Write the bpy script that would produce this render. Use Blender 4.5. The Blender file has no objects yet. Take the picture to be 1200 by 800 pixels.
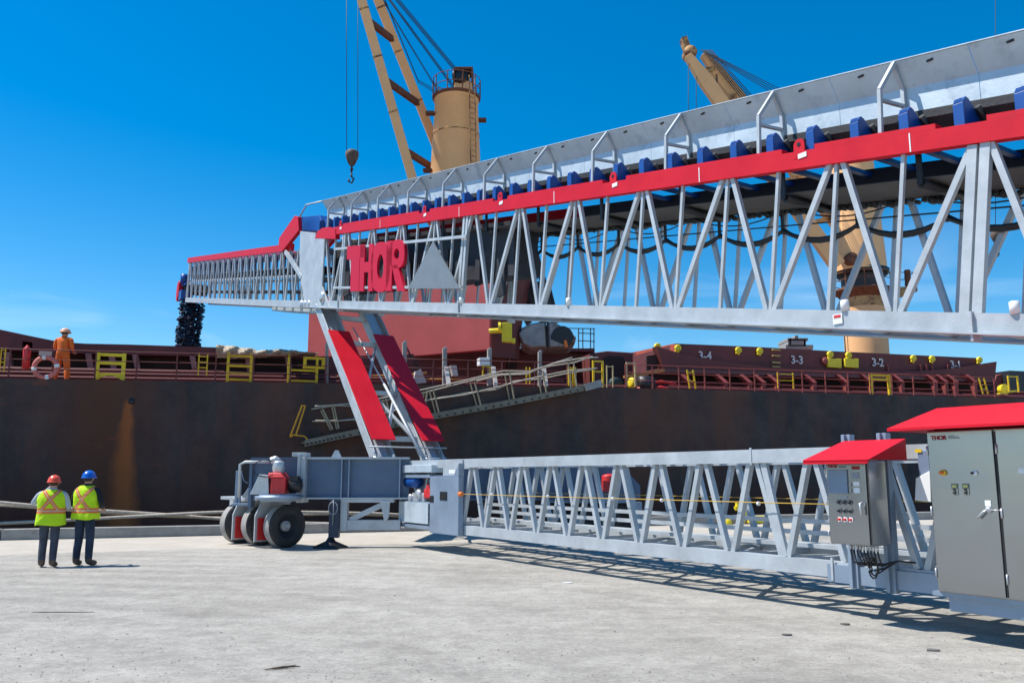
import bpy, bmesh, math, random
from mathutils import Vector, Matrix
random.seed(7)
V = Vector
scene = bpy.context.scene
C = scene.collection
R = math.radians

# ------------------------------------------------------------------ camera
F, CX, CY, H = 1000.0, 600.0, 400.0, 1.73
PITCH = math.atan(157/1000)
cp, sp = math.cos(PITCH), math.sin(PITCH)
cam = bpy.data.cameras.new('camera'); camo = bpy.data.objects.new('camera', cam); C.objects.link(camo)
cam.sensor_width = 36; cam.lens = F/1200*36; cam.clip_start = .1; cam.clip_end = 6000
camo.location = (0, 0, H); camo.rotation_euler = (math.pi/2 + PITCH, 0, 0)
scene.camera = camo

# survey helpers: sight lines from the tripod, used to measure where things stand
def ray(px, py):
    u = (px-CX)/F; v = (CY-py)/F
    return (u, cp - v*sp, sp + v*cp)
def ground(px, py, z=0.0):
    r = ray(px, py); t = (z-H)/r[2]
    return V((r[0]*t, r[1]*t, z))
def onplane(px, py, org, nrm):
    r = ray(px, py)
    t = (org[0]*nrm[0]+org[1]*nrm[1])/(r[0]*nrm[0]+r[1]*nrm[1])
    return V((r[0]*t, r[1]*t, H+r[2]*t))
def atY(px, py, Y):
    r = ray(px, py); t = Y/r[1]
    return V((r[0]*t, Y, H+r[2]*t))

# machine frame: s along the conveyor towards the ship, q across it (away), z up
A = math.atan(659/1012.2)
hv = V((-math.sin(A), math.cos(A), 0)); nv = V((math.cos(A), math.sin(A), 0)); Z = V((0, 0, 1))
O = V((4.822, 10.062, 0))
def M(s, q, z): return O + hv*s + nv*q + Z*z
def PM(px, py, q=0.0):
    return onplane(px, py, O + nv*q, nv)
def PMs(px, py, q=0.0):
    p = PM(px, py, q); d = p-O
    return d.dot(hv), p.z
# ship frame: a along the hull (to the right), b inboard (away), z up
TH = R(71)
ev = V((math.sin(TH), math.cos(TH), 0)); mv = V((-math.cos(TH), math.sin(TH), 0))
S0 = V((-17.797, 29.5, 0))
def S(a, b, z): return S0 + ev*a + mv*b + Z*z
def sh(px, py, b=0.0):
    p = onplane(px, py, S0 + mv*b, mv); d = p-S0
    return d.dot(ev), p.z
def PS(px, py, b=0.0): return onplane(px, py, S0+mv*b, mv)
def deckz(a): return 5.07 + .0195*min(a, 24) + (.009*(a-24) if a > 24 else 0)

# ------------------------------------------------------------------ materials
MATS = {}
def mat(name, col, rough=.6, metal=0.0, var=.12, scale=3.0, bump=0.0, bscale=20., dirt=None, dirt_amt=.5, dscale=1.2, spec=.5, coat=0):
    if name in MATS: return MATS[name]
    m = bpy.data.materials.new(name); m.use_nodes = True; nt = m.node_tree; nd = nt.nodes; lk = nt.links
    b = nd['Principled BSDF']
    b.inputs['Roughness'].default_value = rough; b.inputs['Metallic'].default_value = metal
    b.inputs['Specular IOR Level'].default_value = spec
    if coat: b.inputs['Coat Weight'].default_value = coat; b.inputs['Coat Roughness'].default_value = .15
    tc = nd.new('ShaderNodeTexCoord')
    n = nd.new('ShaderNodeTexNoise'); n.inputs['Scale'].default_value = scale; n.inputs['Detail'].default_value = 8; n.inputs['Roughness'].default_value = .65
    lk.new(tc.outputs['Object'], n.inputs['Vector'])
    r = nd.new('ShaderNodeValToRGB')
    c0 = [max(0, c*(1-var)) for c in col]; c1 = [min(1, c*(1+var)) for c in col]
    r.color_ramp.elements[0].color = (*c0, 1); r.color_ramp.elements[1].color = (*c1, 1)
    r.color_ramp.elements[0].position = .3; r.color_ramp.elements[1].position = .7
    lk.new(n.outputs['Fac'], r.inputs['Fac'])
    out = r.outputs['Color']
    if dirt:
        n2 = nd.new('ShaderNodeTexNoise'); n2.inputs['Scale'].default_value = dscale; n2.inputs['Detail'].default_value = 10; n2.inputs['Roughness'].default_value = .7
        lk.new(tc.outputs['Object'], n2.inputs['Vector'])
        r2 = nd.new('ShaderNodeValToRGB'); r2.color_ramp.elements[0].position = 1-dirt_amt; r2.color_ramp.elements[1].position = min(1, 1.12-dirt_amt)
        r2.color_ramp.elements[0].color = (0, 0, 0, 1); r2.color_ramp.elements[1].color = (1, 1, 1, 1)
        lk.new(n2.outputs['Fac'], r2.inputs['Fac'])
        mx = nd.new('ShaderNodeMixRGB'); lk.new(r2.outputs['Color'], mx.inputs['Fac']); lk.new(out, mx.inputs['Color1']); mx.inputs['Color2'].default_value = (*dirt, 1)
        out = mx.outputs['Color']
    lk.new(out, b.inputs['Base Color'])
    mr = nd.new('ShaderNodeMapRange'); mr.inputs['To Min'].default_value = max(0, rough-.1); mr.inputs['To Max'].default_value = min(1, rough+.12)
    lk.new(n.outputs['Fac'], mr.inputs['Value']); lk.new(mr.outputs['Result'], b.inputs['Roughness'])
    if bump:
        bn = nd.new('ShaderNodeTexNoise'); bn.inputs['Scale'].default_value = bscale; bn.inputs['Detail'].default_value = 6
        lk.new(tc.outputs['Object'], bn.inputs['Vector'])
        bp = nd.new('ShaderNodeBump'); bp.inputs['Strength'].default_value = bump; bp.inputs['Distance'].default_value = .02
        lk.new(bn.outputs['Fac'], bp.inputs['Height']); lk.new(bp.outputs['Normal'], b.inputs['Normal'])
    MATS[name] = m; return m

galv = mat('galvanised steel', (.45, .485, .51), .5, .25, .16, 2.2, .15, 60, (.41, .45, .48), .42, 5)
galvd = mat('galvanised plate', (.27, .34, .43), .5, .4, .15, 1.6, .1, 40)
guardm = mat('galvanised sheet', (.52, .60, .65), .5, .3, .14, 1.3, .12, 30, (.40, .47, .52), .47, 2.5)
webm = mat('blue grey girder plate', (.10, .15, .23), .5, .2, .14, 1.4, .1, 30)  # darker copy of the galvanised plate, its shade put into the colour
red = mat('red paint', (.58, .004, .018), .5, 0, .10, 1.5, .12, 6, (.44, .012, .026), .40, 1.3, spec=.3)
redl = mat('red sign paint', (.54, .004, .03), .5, 0, .05, 1.5, spec=.3)
bluep = mat('blue paint', (.004, .070, .30), .42, 0, .15, 3)
rubber = mat('black rubber belt', (.022, .022, .024), .6, 0, .3, 2, .2, 30)
belt_under = mat('worn belt underside', (.085, .08, .075), .75, 0, .25, 1.5, .3, 20)
black = mat('black plastic', (.015, .015, .017), .45, 0, .2, 5)
tyrem = mat('dusty tyre', (.035, .035, .037), .8, 0, .3, 6, .2, 50, (.12, .115, .11), .4, 3)
treadm = mat('dusty tyre tread', (.30, .29, .275), .9, 0, .2, 6, .3, 40)
rimm = mat('dusty rim', (.035, .038, .045), .7, .2, .3, 5)
stain = mat('stainless steel', (.36, .37, .385), .22, .98, .04, 1.2)
whitep = mat('white paint', (.78, .79, .78), .5, 0, .05, 4)
screenm = mat('grey screen', (.20, .28, .38), .2, .2, .05, 3)
silver = mat('cast aluminium', (.55, .56, .57), .4, .6, .15, 8)
yellow = mat('yellow paint', (.72, .47, .01), .55, 0, .15, 6, 0, 20, (.35, .16, .03), .36, 8)
yellowb = mat('bright yellow paint', (.80, .62, .02), .5, 0, .08, 4)
orange = mat('orange plastic', (.8, .18, .02), .5, 0, .1, 6)
maroon = mat('weathered maroon deck paint', (.135, .029, .027), .65, 0, .3, .8, .15, 10, (.055, .025, .02), .42, 1.5)
maroon2 = mat('red oxide paint', (.27, .055, .045), .65, 0, .25, 1.2, .1, 10, (.12, .05, .035), .38, 2)
leafm = mat('faded red hatch paint', (.43, .072, .068), .65, 0, .14, .5, .1, 6, (.34, .075, .07), .36, .8)
dark = mat('dark recess paint', (.03, .014, .014), .8, 0, .3, 2)  # shade inside recesses and the doorway put into a near-black maroon
orangered = mat('orange red primer', (.42, .07, .03), .6, 0, .15, 1.2, .1, 8, (.25, .06, .04), .36, 2)  # brighter cover red, sunlight on the end face put into the colour
cream = mat('weathered cream crane paint', (.86, .47, .20), .55, 0, .10, .6, .08, 8, (.36, .17, .07), .31, 1.7)
creamrust = mat('rusty cream paint', (.52, .29, .11), .7, 0, .2, 1.2, .1, 10, (.14, .055, .03), .52, 1.6)
rust = mat('rust', (.17, .062, .03), .85, 0, .4, 4, .3, 20)
brownp = mat('brown crane base paint', (.14, .06, .04), .7, 0, .3, 2)
wire = mat('greasy wire rope', (.03, .035, .045), .6, .3, .2, 9)
grey = mat('weathered grey paint', (.30, .29, .27), .7, 0, .2, 2, .1, 15, (.16, .11, .08), .4, 3)
ropem = mat('mooring rope', (.47, .41, .335), .95, 0, .25, 14, .6, 60)
tarpm = mat('beige tarpaulin', (.42, .34, .25), .85, 0, .15, 2, .3, 9)
grabm = mat('worn grab steel', (.34, .30, .28), .55, .5, .35, 1.5, .3, 9, (.13, .06, .04), .47, 1.2)
concrete = mat('kerb concrete', (.30, .29, .27), .9, 0, .2, 2.5, .4, 30, (.18, .17, .16), .42, 2)
skin = mat('skin', (.50, .27, .18), .6, 0, .08, 10)
jeans = mat('dark blue jeans', (.022, .035, .062), .9, 0, .5, 5, .9, 16)
trousers = mat('grey work trousers', (.055, .062, .082), .9, 0, .45, 5, .9, 16)
sleeveg = mat('pale grey shirt', (.42, .46, .52), .9, 0, .12, 9, .3, 40)
sleeveb = mat('black jacket', (.012, .012, .016), .85, 0, .3, 9)
boots = mat('brown work boots', (.12, .082, .058), .8, 0, .3, 12)
helmr = mat('orange red helmet', (.80, .09, .03), .3, 0, .03, 6, coat=.4)
helmb = mat('blue helmet', (.005, .11, .52), .3, 0, .03, 6, coat=.4)
helmw = mat('white helmet', (.8, .8, .78), .3, 0, .03, 6)
overall = mat('orange coverall', (.78, .15, .02), .85, 0, .12, 8, .3, 30)
signt = mat('sign lettering dark red', (.25, .01, .02), .6)
numt = mat('faded white paint', (.62, .58, .56), .8)
redhot = mat('bright red paint', (.60, .03, .03), .45, 0, .12, 5)
lime = None

# ------------------------------------------------------------------ mesh helper
class MB:
    def __init__(s): s.v = []; s.f = []; s.m = []; s.mats = []; s.sm = []
    def mi(s, m):
        if m not in s.mats: s.mats.append(m)
        return s.mats.index(m)
    def add(s, vs, fs, m=None, smooth=False):
        o = len(s.v); s.v += [V(p) for p in vs]
        k = s.mi(m) if m else 0
        for f in fs: s.f.append([o+i for i in f]); s.m.append(k); s.sm.append(smooth)
        return s
    def quadbox(s, c8, m=None):
        return s.add(c8, [(0,3,2,1),(4,5,6,7),(0,1,5,4),(1,2,6,5),(2,3,7,6),(3,0,4,7)], m)
    def beam(s, p0, p1, w, t, side=None, m=None):
        p0, p1 = V(p0), V(p1); d = (p1-p0).normalized()
        sd = V(side) if side is not None else nv
        sd = (sd - d*sd.dot(d))
        if sd.length < 1e-4: sd = d.orthogonal()
        sd.normalize(); u = d.cross(sd).normalized()
        a = sd*w/2; b = u*t/2
        return s.quadbox([p0-a-b, p0+a-b, p0+a+b, p0-a+b, p1-a-b, p1+a-b, p1+a+b, p1-a+b], m)
    def box(s, f, x0, x1, y0, y1, z0, z1, m=None):   # f maps local coords to world
        return s.quadbox([f(x0,y0,z0), f(x1,y0,z0), f(x1,y1,z0), f(x0,y1,z0), f(x0,y0,z1), f(x1,y0,z1), f(x1,y1,z1), f(x0,y1,z1)], m)
    def tube(s, pts, r, n=8, m=None, caps=True, closed=False):
        pts = [V(p) for p in pts]; N = len(pts); rs = r if isinstance(r, (list, tuple)) else [r]*N
        o = len(s.v); prev = None; vs = []
        for i, p in enumerate(pts):
            if closed: d = pts[(i+1) % N]-pts[i-1]
            else: d = pts[min(i+1, N-1)]-pts[max(i-1, 0)]
            d.normalize()
            if prev is None: sd = d.orthogonal().normalized()
            else:
                sd = prev - d*prev.dot(d)
                sd = sd.normalized() if sd.length > 1e-5 else d.orthogonal().normalized()
            prev = sd; u = d.cross(sd)
            for k in range(n):
                an = 2*math.pi*k/n; vs.append(p + (sd*math.cos(an)+u*math.sin(an))*rs[i])
        fs = []
        for i in range(N if closed else N-1):
            j = (i+1) % N
            for k in range(n): fs.append((i*n+k, i*n+(k+1) % n, j*n+(k+1) % n, j*n+k))
        s.add(vs, fs, m, True)
        if caps and not closed:
            kk = s.mi(m) if m else 0
            s.f.append([o+k for k in range(n)][::-1]); s.m.append(kk); s.sm.append(False)
            s.f.append([o+(N-1)*n+k for k in range(n)]); s.m.append(kk); s.sm.append(False)
        return s
    def prism(s, poly, off, m=None):  # planar polygon (world pts) extruded by vector
        poly = [V(p) for p in poly]; n = len(poly); off = V(off)
        vs = poly + [p+off for p in poly]
        fs = [tuple(range(n))[::-1], tuple(range(n, 2*n))] + [(i, (i+1) % n, n+(i+1) % n, n+i) for i in range(n)]
        return s.add(vs, fs, m)
    def lathe(s, c, axis, prof, n=32, m=None, cap=True):   # prof: (distance along axis, radius)
        axis = V(axis).normalized(); sd = axis.orthogonal().normalized(); u = axis.cross(sd); vs = []
        for (t, r) in prof:
            for k in range(n):
                an = 2*math.pi*k/n; vs.append(V(c)+axis*t+(sd*math.cos(an)+u*math.sin(an))*r)
        N = len(prof); fs = []
        for i in range(N-1):
            for k in range(n): fs.append((i*n+k, i*n+(k+1) % n, (i+1)*n+(k+1) % n, (i+1)*n+k))
        s.add(vs, fs, m, True)
        if not cap: return s
        s.add([vs[k] for k in range(n)], [tuple(range(n))], m); s.add([vs[(N-1)*n+k] for k in range(n)], [tuple(range(n))], m)
        return s
    def build(s, name, material=None, parent=None, root=None, bevel=0, **tags):
        me = bpy.data.meshes.new(name)
        base = root.location if root is not None else (parent_root(parent).location if parent else V((0,0,0)))
        org = V(base)
        if parent is None and tags.get('origin') is not None: org = V(tags.pop('origin'))
        me.from_pydata([p-org for p in s.v], [], s.f)
        ms = s.mats or [material]
        if s.mats and material and None in s.mats: pass
        for k in ms: me.materials.append(k)
        if s.mats: me.polygons.foreach_set('material_index', s.m)
        me.polygons.foreach_set('use_smooth', s.sm)
        me.validate()
        b = bmesh.new(); b.from_mesh(me)
        bmesh.ops.recalc_face_normals(b, faces=b.faces); b.to_mesh(me); b.free()
        o = bpy.data.objects.new(name, me); C.objects.link(o)
        if parent: o.parent = parent
        else: o.location = org
        if bevel:
            md = o.modifiers.new('bevel', 'BEVEL'); md.width = bevel; md.segments = 2; md.limit_method = 'ANGLE'
        tags.pop('origin', None)
        tag(o, **tags)
        return o
def parent_root(o):
    while o.parent: o = o.parent
    return o
def tag(o, label=None, cat=None, group=None, kind=None):
    if label: o['label'] = label
    if cat: o['category'] = cat
    if group: o['group'] = group
    if kind: o['kind'] = kind
    return o
def empty(name, loc, label, cat, group=None):
    o = bpy.data.objects.new(name, None); C.objects.link(o); o.location = loc; o.empty_display_size = .2
    return tag(o, label, cat, group)
def one(p, name, m, parent, **k): return p.build(name, m, parent, **k)
def text_mesh(txt, org, xd, zd, size, name, m, parent, ext=.004, bold=0.0):
    cu = bpy.data.curves.new('t', 'FONT'); cu.body = txt; cu.size = size; cu.extrude = ext; cu.offset = bold
    t = bpy.data.objects.new('t', cu); C.objects.link(t)
    bpy.context.view_layer.update()
    dg = bpy.context.evaluated_depsgraph_get(); me = bpy.data.meshes.new_from_object(t.evaluated_get(dg))
    bpy.data.objects.remove(t)
    xd = V(xd).normalized(); zd = V(zd).normalized(); nd = xd.cross(zd); base = parent_root(parent).location
    for v in me.vertices: v.co = V(org) + xd*v.co.x + zd*v.co.y + nd*v.co.z - base
    me.materials.clear(); me.materials.append(m)
    o = bpy.data.objects.new(name, me); C.objects.link(o); o.parent = parent
    return o

# ================================================================== SETTING
# quay line
QTH = R(70); qe = V((math.sin(QTH), math.cos(QTH), 0)); qm = V((-math.cos(QTH), math.sin(QTH), 0))
Q0 = V((-13.83, 23.6, 0))
def Q(a, b, z): return Q0 + qe*a + qm*b + Z*z
def nodemat(name):
    m = bpy.data.materials.new(name); m.use_nodes = True; return m, m.node_tree.nodes, m.node_tree.links
def ground_material():
    m, nd, lk = nodemat('compacted gravel yard'); b = nd['Principled BSDF']; b.inputs['Roughness'].default_value = .95
    b.inputs['Specular IOR Level'].default_value = .2
    tc = nd.new('ShaderNodeTexCoord')
    def noise(sc, det=8, ro=.6, vec=None, dist=0):
        n = nd.new('ShaderNodeTexNoise'); n.inputs['Scale'].default_value = sc; n.inputs['Detail'].default_value = det; n.inputs['Roughness'].default_value = ro
        n.inputs['Distortion'].default_value = dist
        lk.new(vec or tc.outputs['Object'], n.inputs['Vector']); return n.outputs['Fac']
    def ramp(fac, p0, p1, c0, c1):
        r = nd.new('ShaderNodeValToRGB'); e = r.color_ramp.elements; e[0].position = p0; e[1].position = p1; e[0].color = (*c0, 1); e[1].color = (*c1, 1)
        lk.new(fac, r.inputs['Fac']); return r.outputs['Color']
    def mix(f, a, c, mode='MIX'):
        x = nd.new('ShaderNodeMixRGB'); x.blend_type = mode
        if isinstance(f, float): x.inputs['Fac'].default_value = f
        else: lk.new(f, x.inputs['Fac'])
        lk.new(a, x.inputs['Color1']); lk.new(c, x.inputs['Color2']); return x.outputs['Color']
    base = ramp(noise(.35, 9, .6, dist=.4), .3, .72, (.315, .298, .266), (.425, .405, .368))
    base = mix(.55, base, ramp(noise(3.2, 12, .78), .33, .67, (.30, .30, .30), (.69, .69, .68)), 'OVERLAY')
    base = mix(.5, base, ramp(noise(16, 8, .85), .3, .7, (.2, .2, .2), (.8, .8, .79)), 'OVERLAY')
    base = mix(.5, base, ramp(noise(120, 2, .6), .25, .75, (.2, .2, .2), (.8, .8, .8)), 'OVERLAY')
    # streaks left by dragged loads and tyres
    mp = nd.new('ShaderNodeMapping'); mp.inputs['Rotation'].default_value = (0, 0, R(38)); mp.inputs['Scale'].default_value = (.3, 1.5, 1)
    lk.new(tc.outputs['Object'], mp.inputs['Vector'])
    st = noise(1.3, 7, .65, mp.outputs['Vector'], .3)
    base = mix(.30, base, ramp(st, .35, .68, (.36, .36, .36), (.66, .66, .65)), 'OVERLAY')
    # faint curved wheel tracks
    mw = nd.new('ShaderNodeMapping'); mw.inputs['Location'].default_value = (9, -2, 0); lk.new(tc.outputs['Object'], mw.inputs['Vector'])
    wv = nd.new('ShaderNodeTexWave'); wv.wave_type = 'RINGS'; wv.rings_direction = 'Z'; wv.inputs['Scale'].default_value = .33; wv.inputs['Distortion'].default_value = 2.2; wv.inputs['Detail'].default_value = 5; wv.inputs['Detail Scale'].default_value = .6; wv.inputs['Detail Roughness'].default_value = .7
    lk.new(mw.outputs['Vector'], wv.inputs['Vector'])
    base = mix(mix(1.0, ramp(noise(.22, 3), .42, .62, (0,0,0), (.6,.6,.6)), ramp(noise(6, 8, .8), .35, .6, (.2,.2,.2), (1,1,1)), 'MULTIPLY'), base, mix(1.0, base, ramp(wv.outputs['Fac'], .2, .9, (.66,.66,.67), (1,1,1)), 'MULTIPLY'))
    base = mix(ramp(noise(.5, 9, .75), .56, .68, (0,0,0), (.45,.45,.45)), base, ramp(noise(9, 8), .3, .7, (.40,.385,.35), (.51,.485,.44)))
    # dark little scuffs
    base = mix(ramp(noise(2.1, 12, .85), .74, .79, (0,0,0), (.75,.75,.75)), base, ramp(st, 0, 1, (.13,.125,.12), (.2,.19,.18)))
    # wet-looking puddle stain patches
    # paler sandy strip along the kerb (a different surfacing)
    sx = nd.new('ShaderNodeVectorMath'); sx.operation = 'DOT_PRODUCT'; lk.new(tc.outputs['Object'], sx.inputs[0]); sx.inputs[1].default_value = tuple(qm)
    nm = nd.new('ShaderNodeMath'); nm.operation = 'MULTIPLY_ADD'; lk.new(noise(.6, 6), nm.inputs[0]); nm.inputs[1].default_value = 2.0; lk.new(sx.outputs['Value'], nm.inputs[2])
    mr = nd.new('ShaderNodeMapRange'); mr.inputs['From Min'].default_value = Q0.dot(qm)-4.9+1; mr.inputs['From Max'].default_value = Q0.dot(qm)-4.6+1
    lk.new(nm.outputs[0], mr.inputs['Value'])
    sand = mix(.5, ramp(noise(1.1, 8), .3, .7, (.41, .372, .312), (.50, .46, .40)), ramp(noise(30, 4), .3, .7, (.4,.4,.4), (.62,.62,.62)), 'OVERLAY')
    base = mix(mr.outputs['Result'], base, sand)
    lk.new(base, b.inputs['Base Color'])
    bp = nd.new('ShaderNodeBump'); bp.inputs['Strength'].default_value = .8; bp.inputs['Distance'].default_value = .022
    add = nd.new('ShaderNodeMath'); add.operation = 'ADD'; lk.new(noise(22, 8, .85), add.inputs[0]); lk.new(noise(4, 8, .7), add.inputs[1])
    lk.new(add.outputs[0], bp.inputs['Height']); lk.new(bp.outputs['Normal'], b.inputs['Normal'])
    return m
gm = ground_material()
g = MB()
BIG = 1500
g.add([Q(-BIG, -BIG, 0), Q(BIG, -BIG, 0), Q(BIG, .35, 0), Q(-BIG, .35, 0)], [(0,1,2,3)])
g.add([Q(-BIG, .35, 0), Q(BIG, .35, 0), Q(BIG, .35, -3), Q(-BIG, .35, -3)], [(0,1,2,3)])
g.build('ground', gm, kind='structure')
def water_material():
    m, nd, lk = nodemat('harbour water'); b = nd['Principled BSDF']; b.inputs['Base Color'].default_value = (.012, .03, .035, 1); b.inputs['Roughness'].default_value = .12
    n = nd.new('ShaderNodeTexNoise'); n.inputs['Scale'].default_value = .9; n.inputs['Detail'].default_value = 6
    tc = nd.new('ShaderNodeTexCoord'); lk.new(tc.outputs['Object'], n.inputs['Vector'])
    bp = nd.new('ShaderNodeBump'); bp.inputs['Strength'].default_value = .5; bp.inputs['Distance'].default_value = .2; lk.new(n.outputs['Fac'], bp.inputs['Height']); lk.new(bp.outputs['Normal'], b.inputs['Normal'])
    return m
w = MB(); w.add([Q(-2500, .36, -2.2), Q(2500, .36, -2.2), Q(2500, 3500, -2.2), Q(-2500, 3500, -2.2)], [(0,1,2,3)])
w.build('water', water_material(), kind='structure')
k = MB()
a0 = -60.
while a0 < 120:
    L = 6.0
    k.box(Q, a0+.012, a0+L-.012, 0, .34, 0, .30+random.uniform(-.01, .01)); a0 += L
k.build('kerb', concrete, bevel=.02, kind='structure')
# loose stones on the yard
st = MB()
for i in range(2200):
    px = random.uniform(-100, 1300); py = 575 + 225*random.random()**.6
    if py < 620: continue
    c = ground(px, py); r = random.uniform(.004, .014)*(1.6 if random.random() < .08 else 1)
    vs = []
    for kx in range(6):
        an = kx*math.pi/3; vs.append(c+V((math.cos(an)*r*random.uniform(.7,1.3), math.sin(an)*r*random.uniform(.7,1.3), -.002)))
    vs.append(c+V((0, 0, r*.8)))
    st.add(vs, [(j, (j+1) % 6, 6) for j in range(6)])
st.build('loose_gravel', mat('stone', (.24, .23, .215), .9, 0, .35, 30), kind='stuff', label='small loose stones scattered over the pale gravel yard', cat='gravel')

# ================================================================== SHIP LOADER
root = empty('ship_loader', M(6, .8, 0), 'galvanised mobile ship loading conveyor with red trim reaching over the ship', 'conveyor')
tsl = .182                       # slope of the raised boom
def zb(s): return 3.42 + .18*s   # underside of bottom chord
def zt(s): return 5.66 + .187*s  # underside of red top chord
BW = 1.5                         # boom width
nu = V((0, 0, 1)); dirb = (hv + Z*tsl).normalized(); upb = dirb.cross(nv).normalized()
if upb.z < 0: upb = -upb

# --- main boom bottom: chords, joint posts, cross members
fr = MB()
S_A, S_B = -4.5, 21.9
for q in (.07, BW-.07):
    fr.beam(M(S_A, q, zb(S_A)+.125), M(S_B, q, zb(S_B)+.125), .13, .25, nv)
    fr.beam(M(S_A, q-.035, zb(S_A)+.012), M(S_B, q-.035, zb(S_B)+.012), .2, .02, nv)
x = -.68-.955*4
nodes = [(-.68+.955*i) for i in range(-4, 23)]
for s in nodes[::1]:
    fr.beam(M(s, .1, zb(s)+.10), M(s, BW-.1, zb(s)+.10), .09, .09, hv)
for i in range(0, len(nodes)-2, 2):
    fr.beam(M(nodes[i], .1, zb(nodes[i])+.1), M(nodes[i+2], BW-.1, zb(nodes[i+2])+.1), .06, .06, nv)
boom = fr.build('boom_frame', galv, root)
# joint flanges
for s in (-.72, 11.05, 18.55):
    for q in (.06, BW-.06):
        p = MB()
        for ds in (-.075, .075):
            p.beam(M(s+ds+.06, q, zb(s)+.25), M(s+ds-.20, q, zt(s-.2)+.0), .08, .115 if s < 0 else .09, nv)
        p.beam(M(s+.03, q, zb(s)-.07), M(s+.03, q, zb(s)+.27), .2, .03, nv)
        p.build('joint_post', galv, boom)
# braces
def node_top(s): return s-.26
cnt = 0
farstuff = MB()
def brace(p0, p1, w, t, near, name='brace', par=None):
    mb = MB(); mb.beam(p0, p1, w, t, nv)
    if near: mb.build(name, galv, par or boom)
    else: farstuff.beam(p0, p1, w, t, nv)
for q, near in ((.07, True), (BW-.07, False)):
    for i, s in enumerate(nodes):
        if s > 20.5: continue
        bot = lambda s_: M(s_, q, zb(s_)+.25); top = lambda s_: M(node_top(s_), q, zt(node_top(s_))+.02)
        if not any(abs(s-x) < .3 for x in (-.72, 11.05, 18.55)):
            brace(bot(s), top(s), .05, .05, near)
        # zigzag: bottom joints where (s - .22) is an even multiple
        k = round((s-.22)/.955)
        if i+1 < len(nodes) and nodes[i+1] < 20.9:
            s2 = nodes[i+1]
            if k % 2 == 0: brace(bot(s+.07), top(s2-.10), .07, .075, near)
            else: brace(top(s+.10), bot(s2-.07), .07, .075, near)
# --- red top chords
darkch = mat('dark navy chord', (.03,.035,.06), .6, .1, .2, 3)  # stretch of the far chord coloured dark to stand in for shade
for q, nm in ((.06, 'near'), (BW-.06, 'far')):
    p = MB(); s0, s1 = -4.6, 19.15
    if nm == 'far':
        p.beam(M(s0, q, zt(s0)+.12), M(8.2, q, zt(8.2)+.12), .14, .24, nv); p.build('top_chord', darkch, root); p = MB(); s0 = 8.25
    p.beam(M(s0, q, zt(s0)+.12), M(s1, q, zt(s1)+.12), .14, .24, nv)
    for a_, b_ in ((-4.6, -1.05), (-.45, 1.25), (1.8, 5.15), (5.8, 9.0), (9.6, 12.6), (13.2, 18.4)):
        if nm == 'near': p.quadbox([M(a_,q-.07,zt(a_)+.24), M(a_,q+.07,zt(a_)+.24), M(b_,q+.07,zt(b_)+.24), M(b_,q-.07,zt(b_)+.24), M(a_,q-.07,zt(a_)+.31), M(a_,q+.07,zt(a_)+.31), M(b_,q+.07,zt(b_)+.31), M(b_,q-.07,zt(b_)+.31)])
    tc_ = p.build('top_chord', red, root)
    if nm == 'near':
        for s in (-.12, -3.2, 3.4, 7.3, 11.1, 15.6):
            e = MB(); e.box(M, s-.008, s+.008, -.016, -.010, zt(s), zt(s)+.24); e.build('splice_line', whitep, tc_)
    for s in ((1.5, 9.3, 5.5, 12.9, 18.6) if nm == 'near' else ()):
        e = MB(); c = M(s, q, zt(s)+.33)
        n_ = 14; pr = [c+hv*.09*math.cos(math.pi*k/n_)+Z*.09*math.sin(math.pi*k/n_) for k in range(n_+1)] + [c-hv*.09-Z*.18, c+hv*.09-Z*.18]
        e.prism([v-nv*.075 for v in pr], nv*.02); eo = e.build('lifting_eye', red, tc_); e = MB(); e.lathe(c-nv*.082+Z*.01, nv, [(0,.03),(.004,.03)], 14); e.build('eye_hole', black, eo)
        if nm == 'near':
            e = MB(); e.box(M, s-.12, s+.02, -.020, -.0145, zt(s)+.13, zt(s)+.20); e.build('plate', whitep, tc_)
# red rounded end piece
p = MB(); pts = [PM(*t, q=-.03) for t in ((369,279),(372,271),(378,267),(386,266),(393,268),(393,280))]
p.prism(pts, nv*.15); p.build('chord_end_cap', red, root)
# --- conveyor belt, idlers, wind guard
def zi(s): return zt(s)+.27
bs0, bs1 = -4.6, 21.0
p = MB()
prof = [(.30, .30), (.55, .06), (.98, .06), (1.25, .30)]
for (qa, za), (qb, zb_) in zip(prof[:-1], prof[1:]):
    p.quadbox([M(bs0,qa,zi(bs0)+za-.06), M(bs0,qb,zi(bs0)+zb_-.06), M(bs0,qb,zi(bs0)+zb_-.04), M(bs0,qa,zi(bs0)+za-.04),
               M(bs1,qa,zi(bs1)+za-.06), M(bs1,qb,zi(bs1)+zb_-.06), M(bs1,qb,zi(bs1)+zb_-.04), M(bs1,qa,zi(bs1)+za-.04)])
p.build('carrying_belt', rubber, root)
p = MB(); zr = lambda s: 5.40+.187*s
p.quadbox([M(bs0,.36,zr(bs0)), M(bs0,1.30,zr(bs0)-.03), M(bs0,1.30,zr(bs0)-.015), M(bs0,.36,zr(bs0)+.015),
           M(18.6,.36,zr(18.6)), M(18.6,1.30,zr(18.6)-.03), M(18.6,1.30,zr(18.6)-.015), M(18.6,.36,zr(18.6)+.015)])
p.build('return_belt', belt_under, root)
s = -4.2
while s < 18.4:
    r_ = MB(); r_.tube([M(s,.28,zr(s)-.075), M(s,1.34,zr(s)-.075)], .06, 10)
    for q in (.25, 1.37): r_.beam(M(s, q, zr(s)-.1), M(s, q, zt(s)+.05), .03, .07, nv)
    r_.build('return_roller', black, root); s += 2.07
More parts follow.
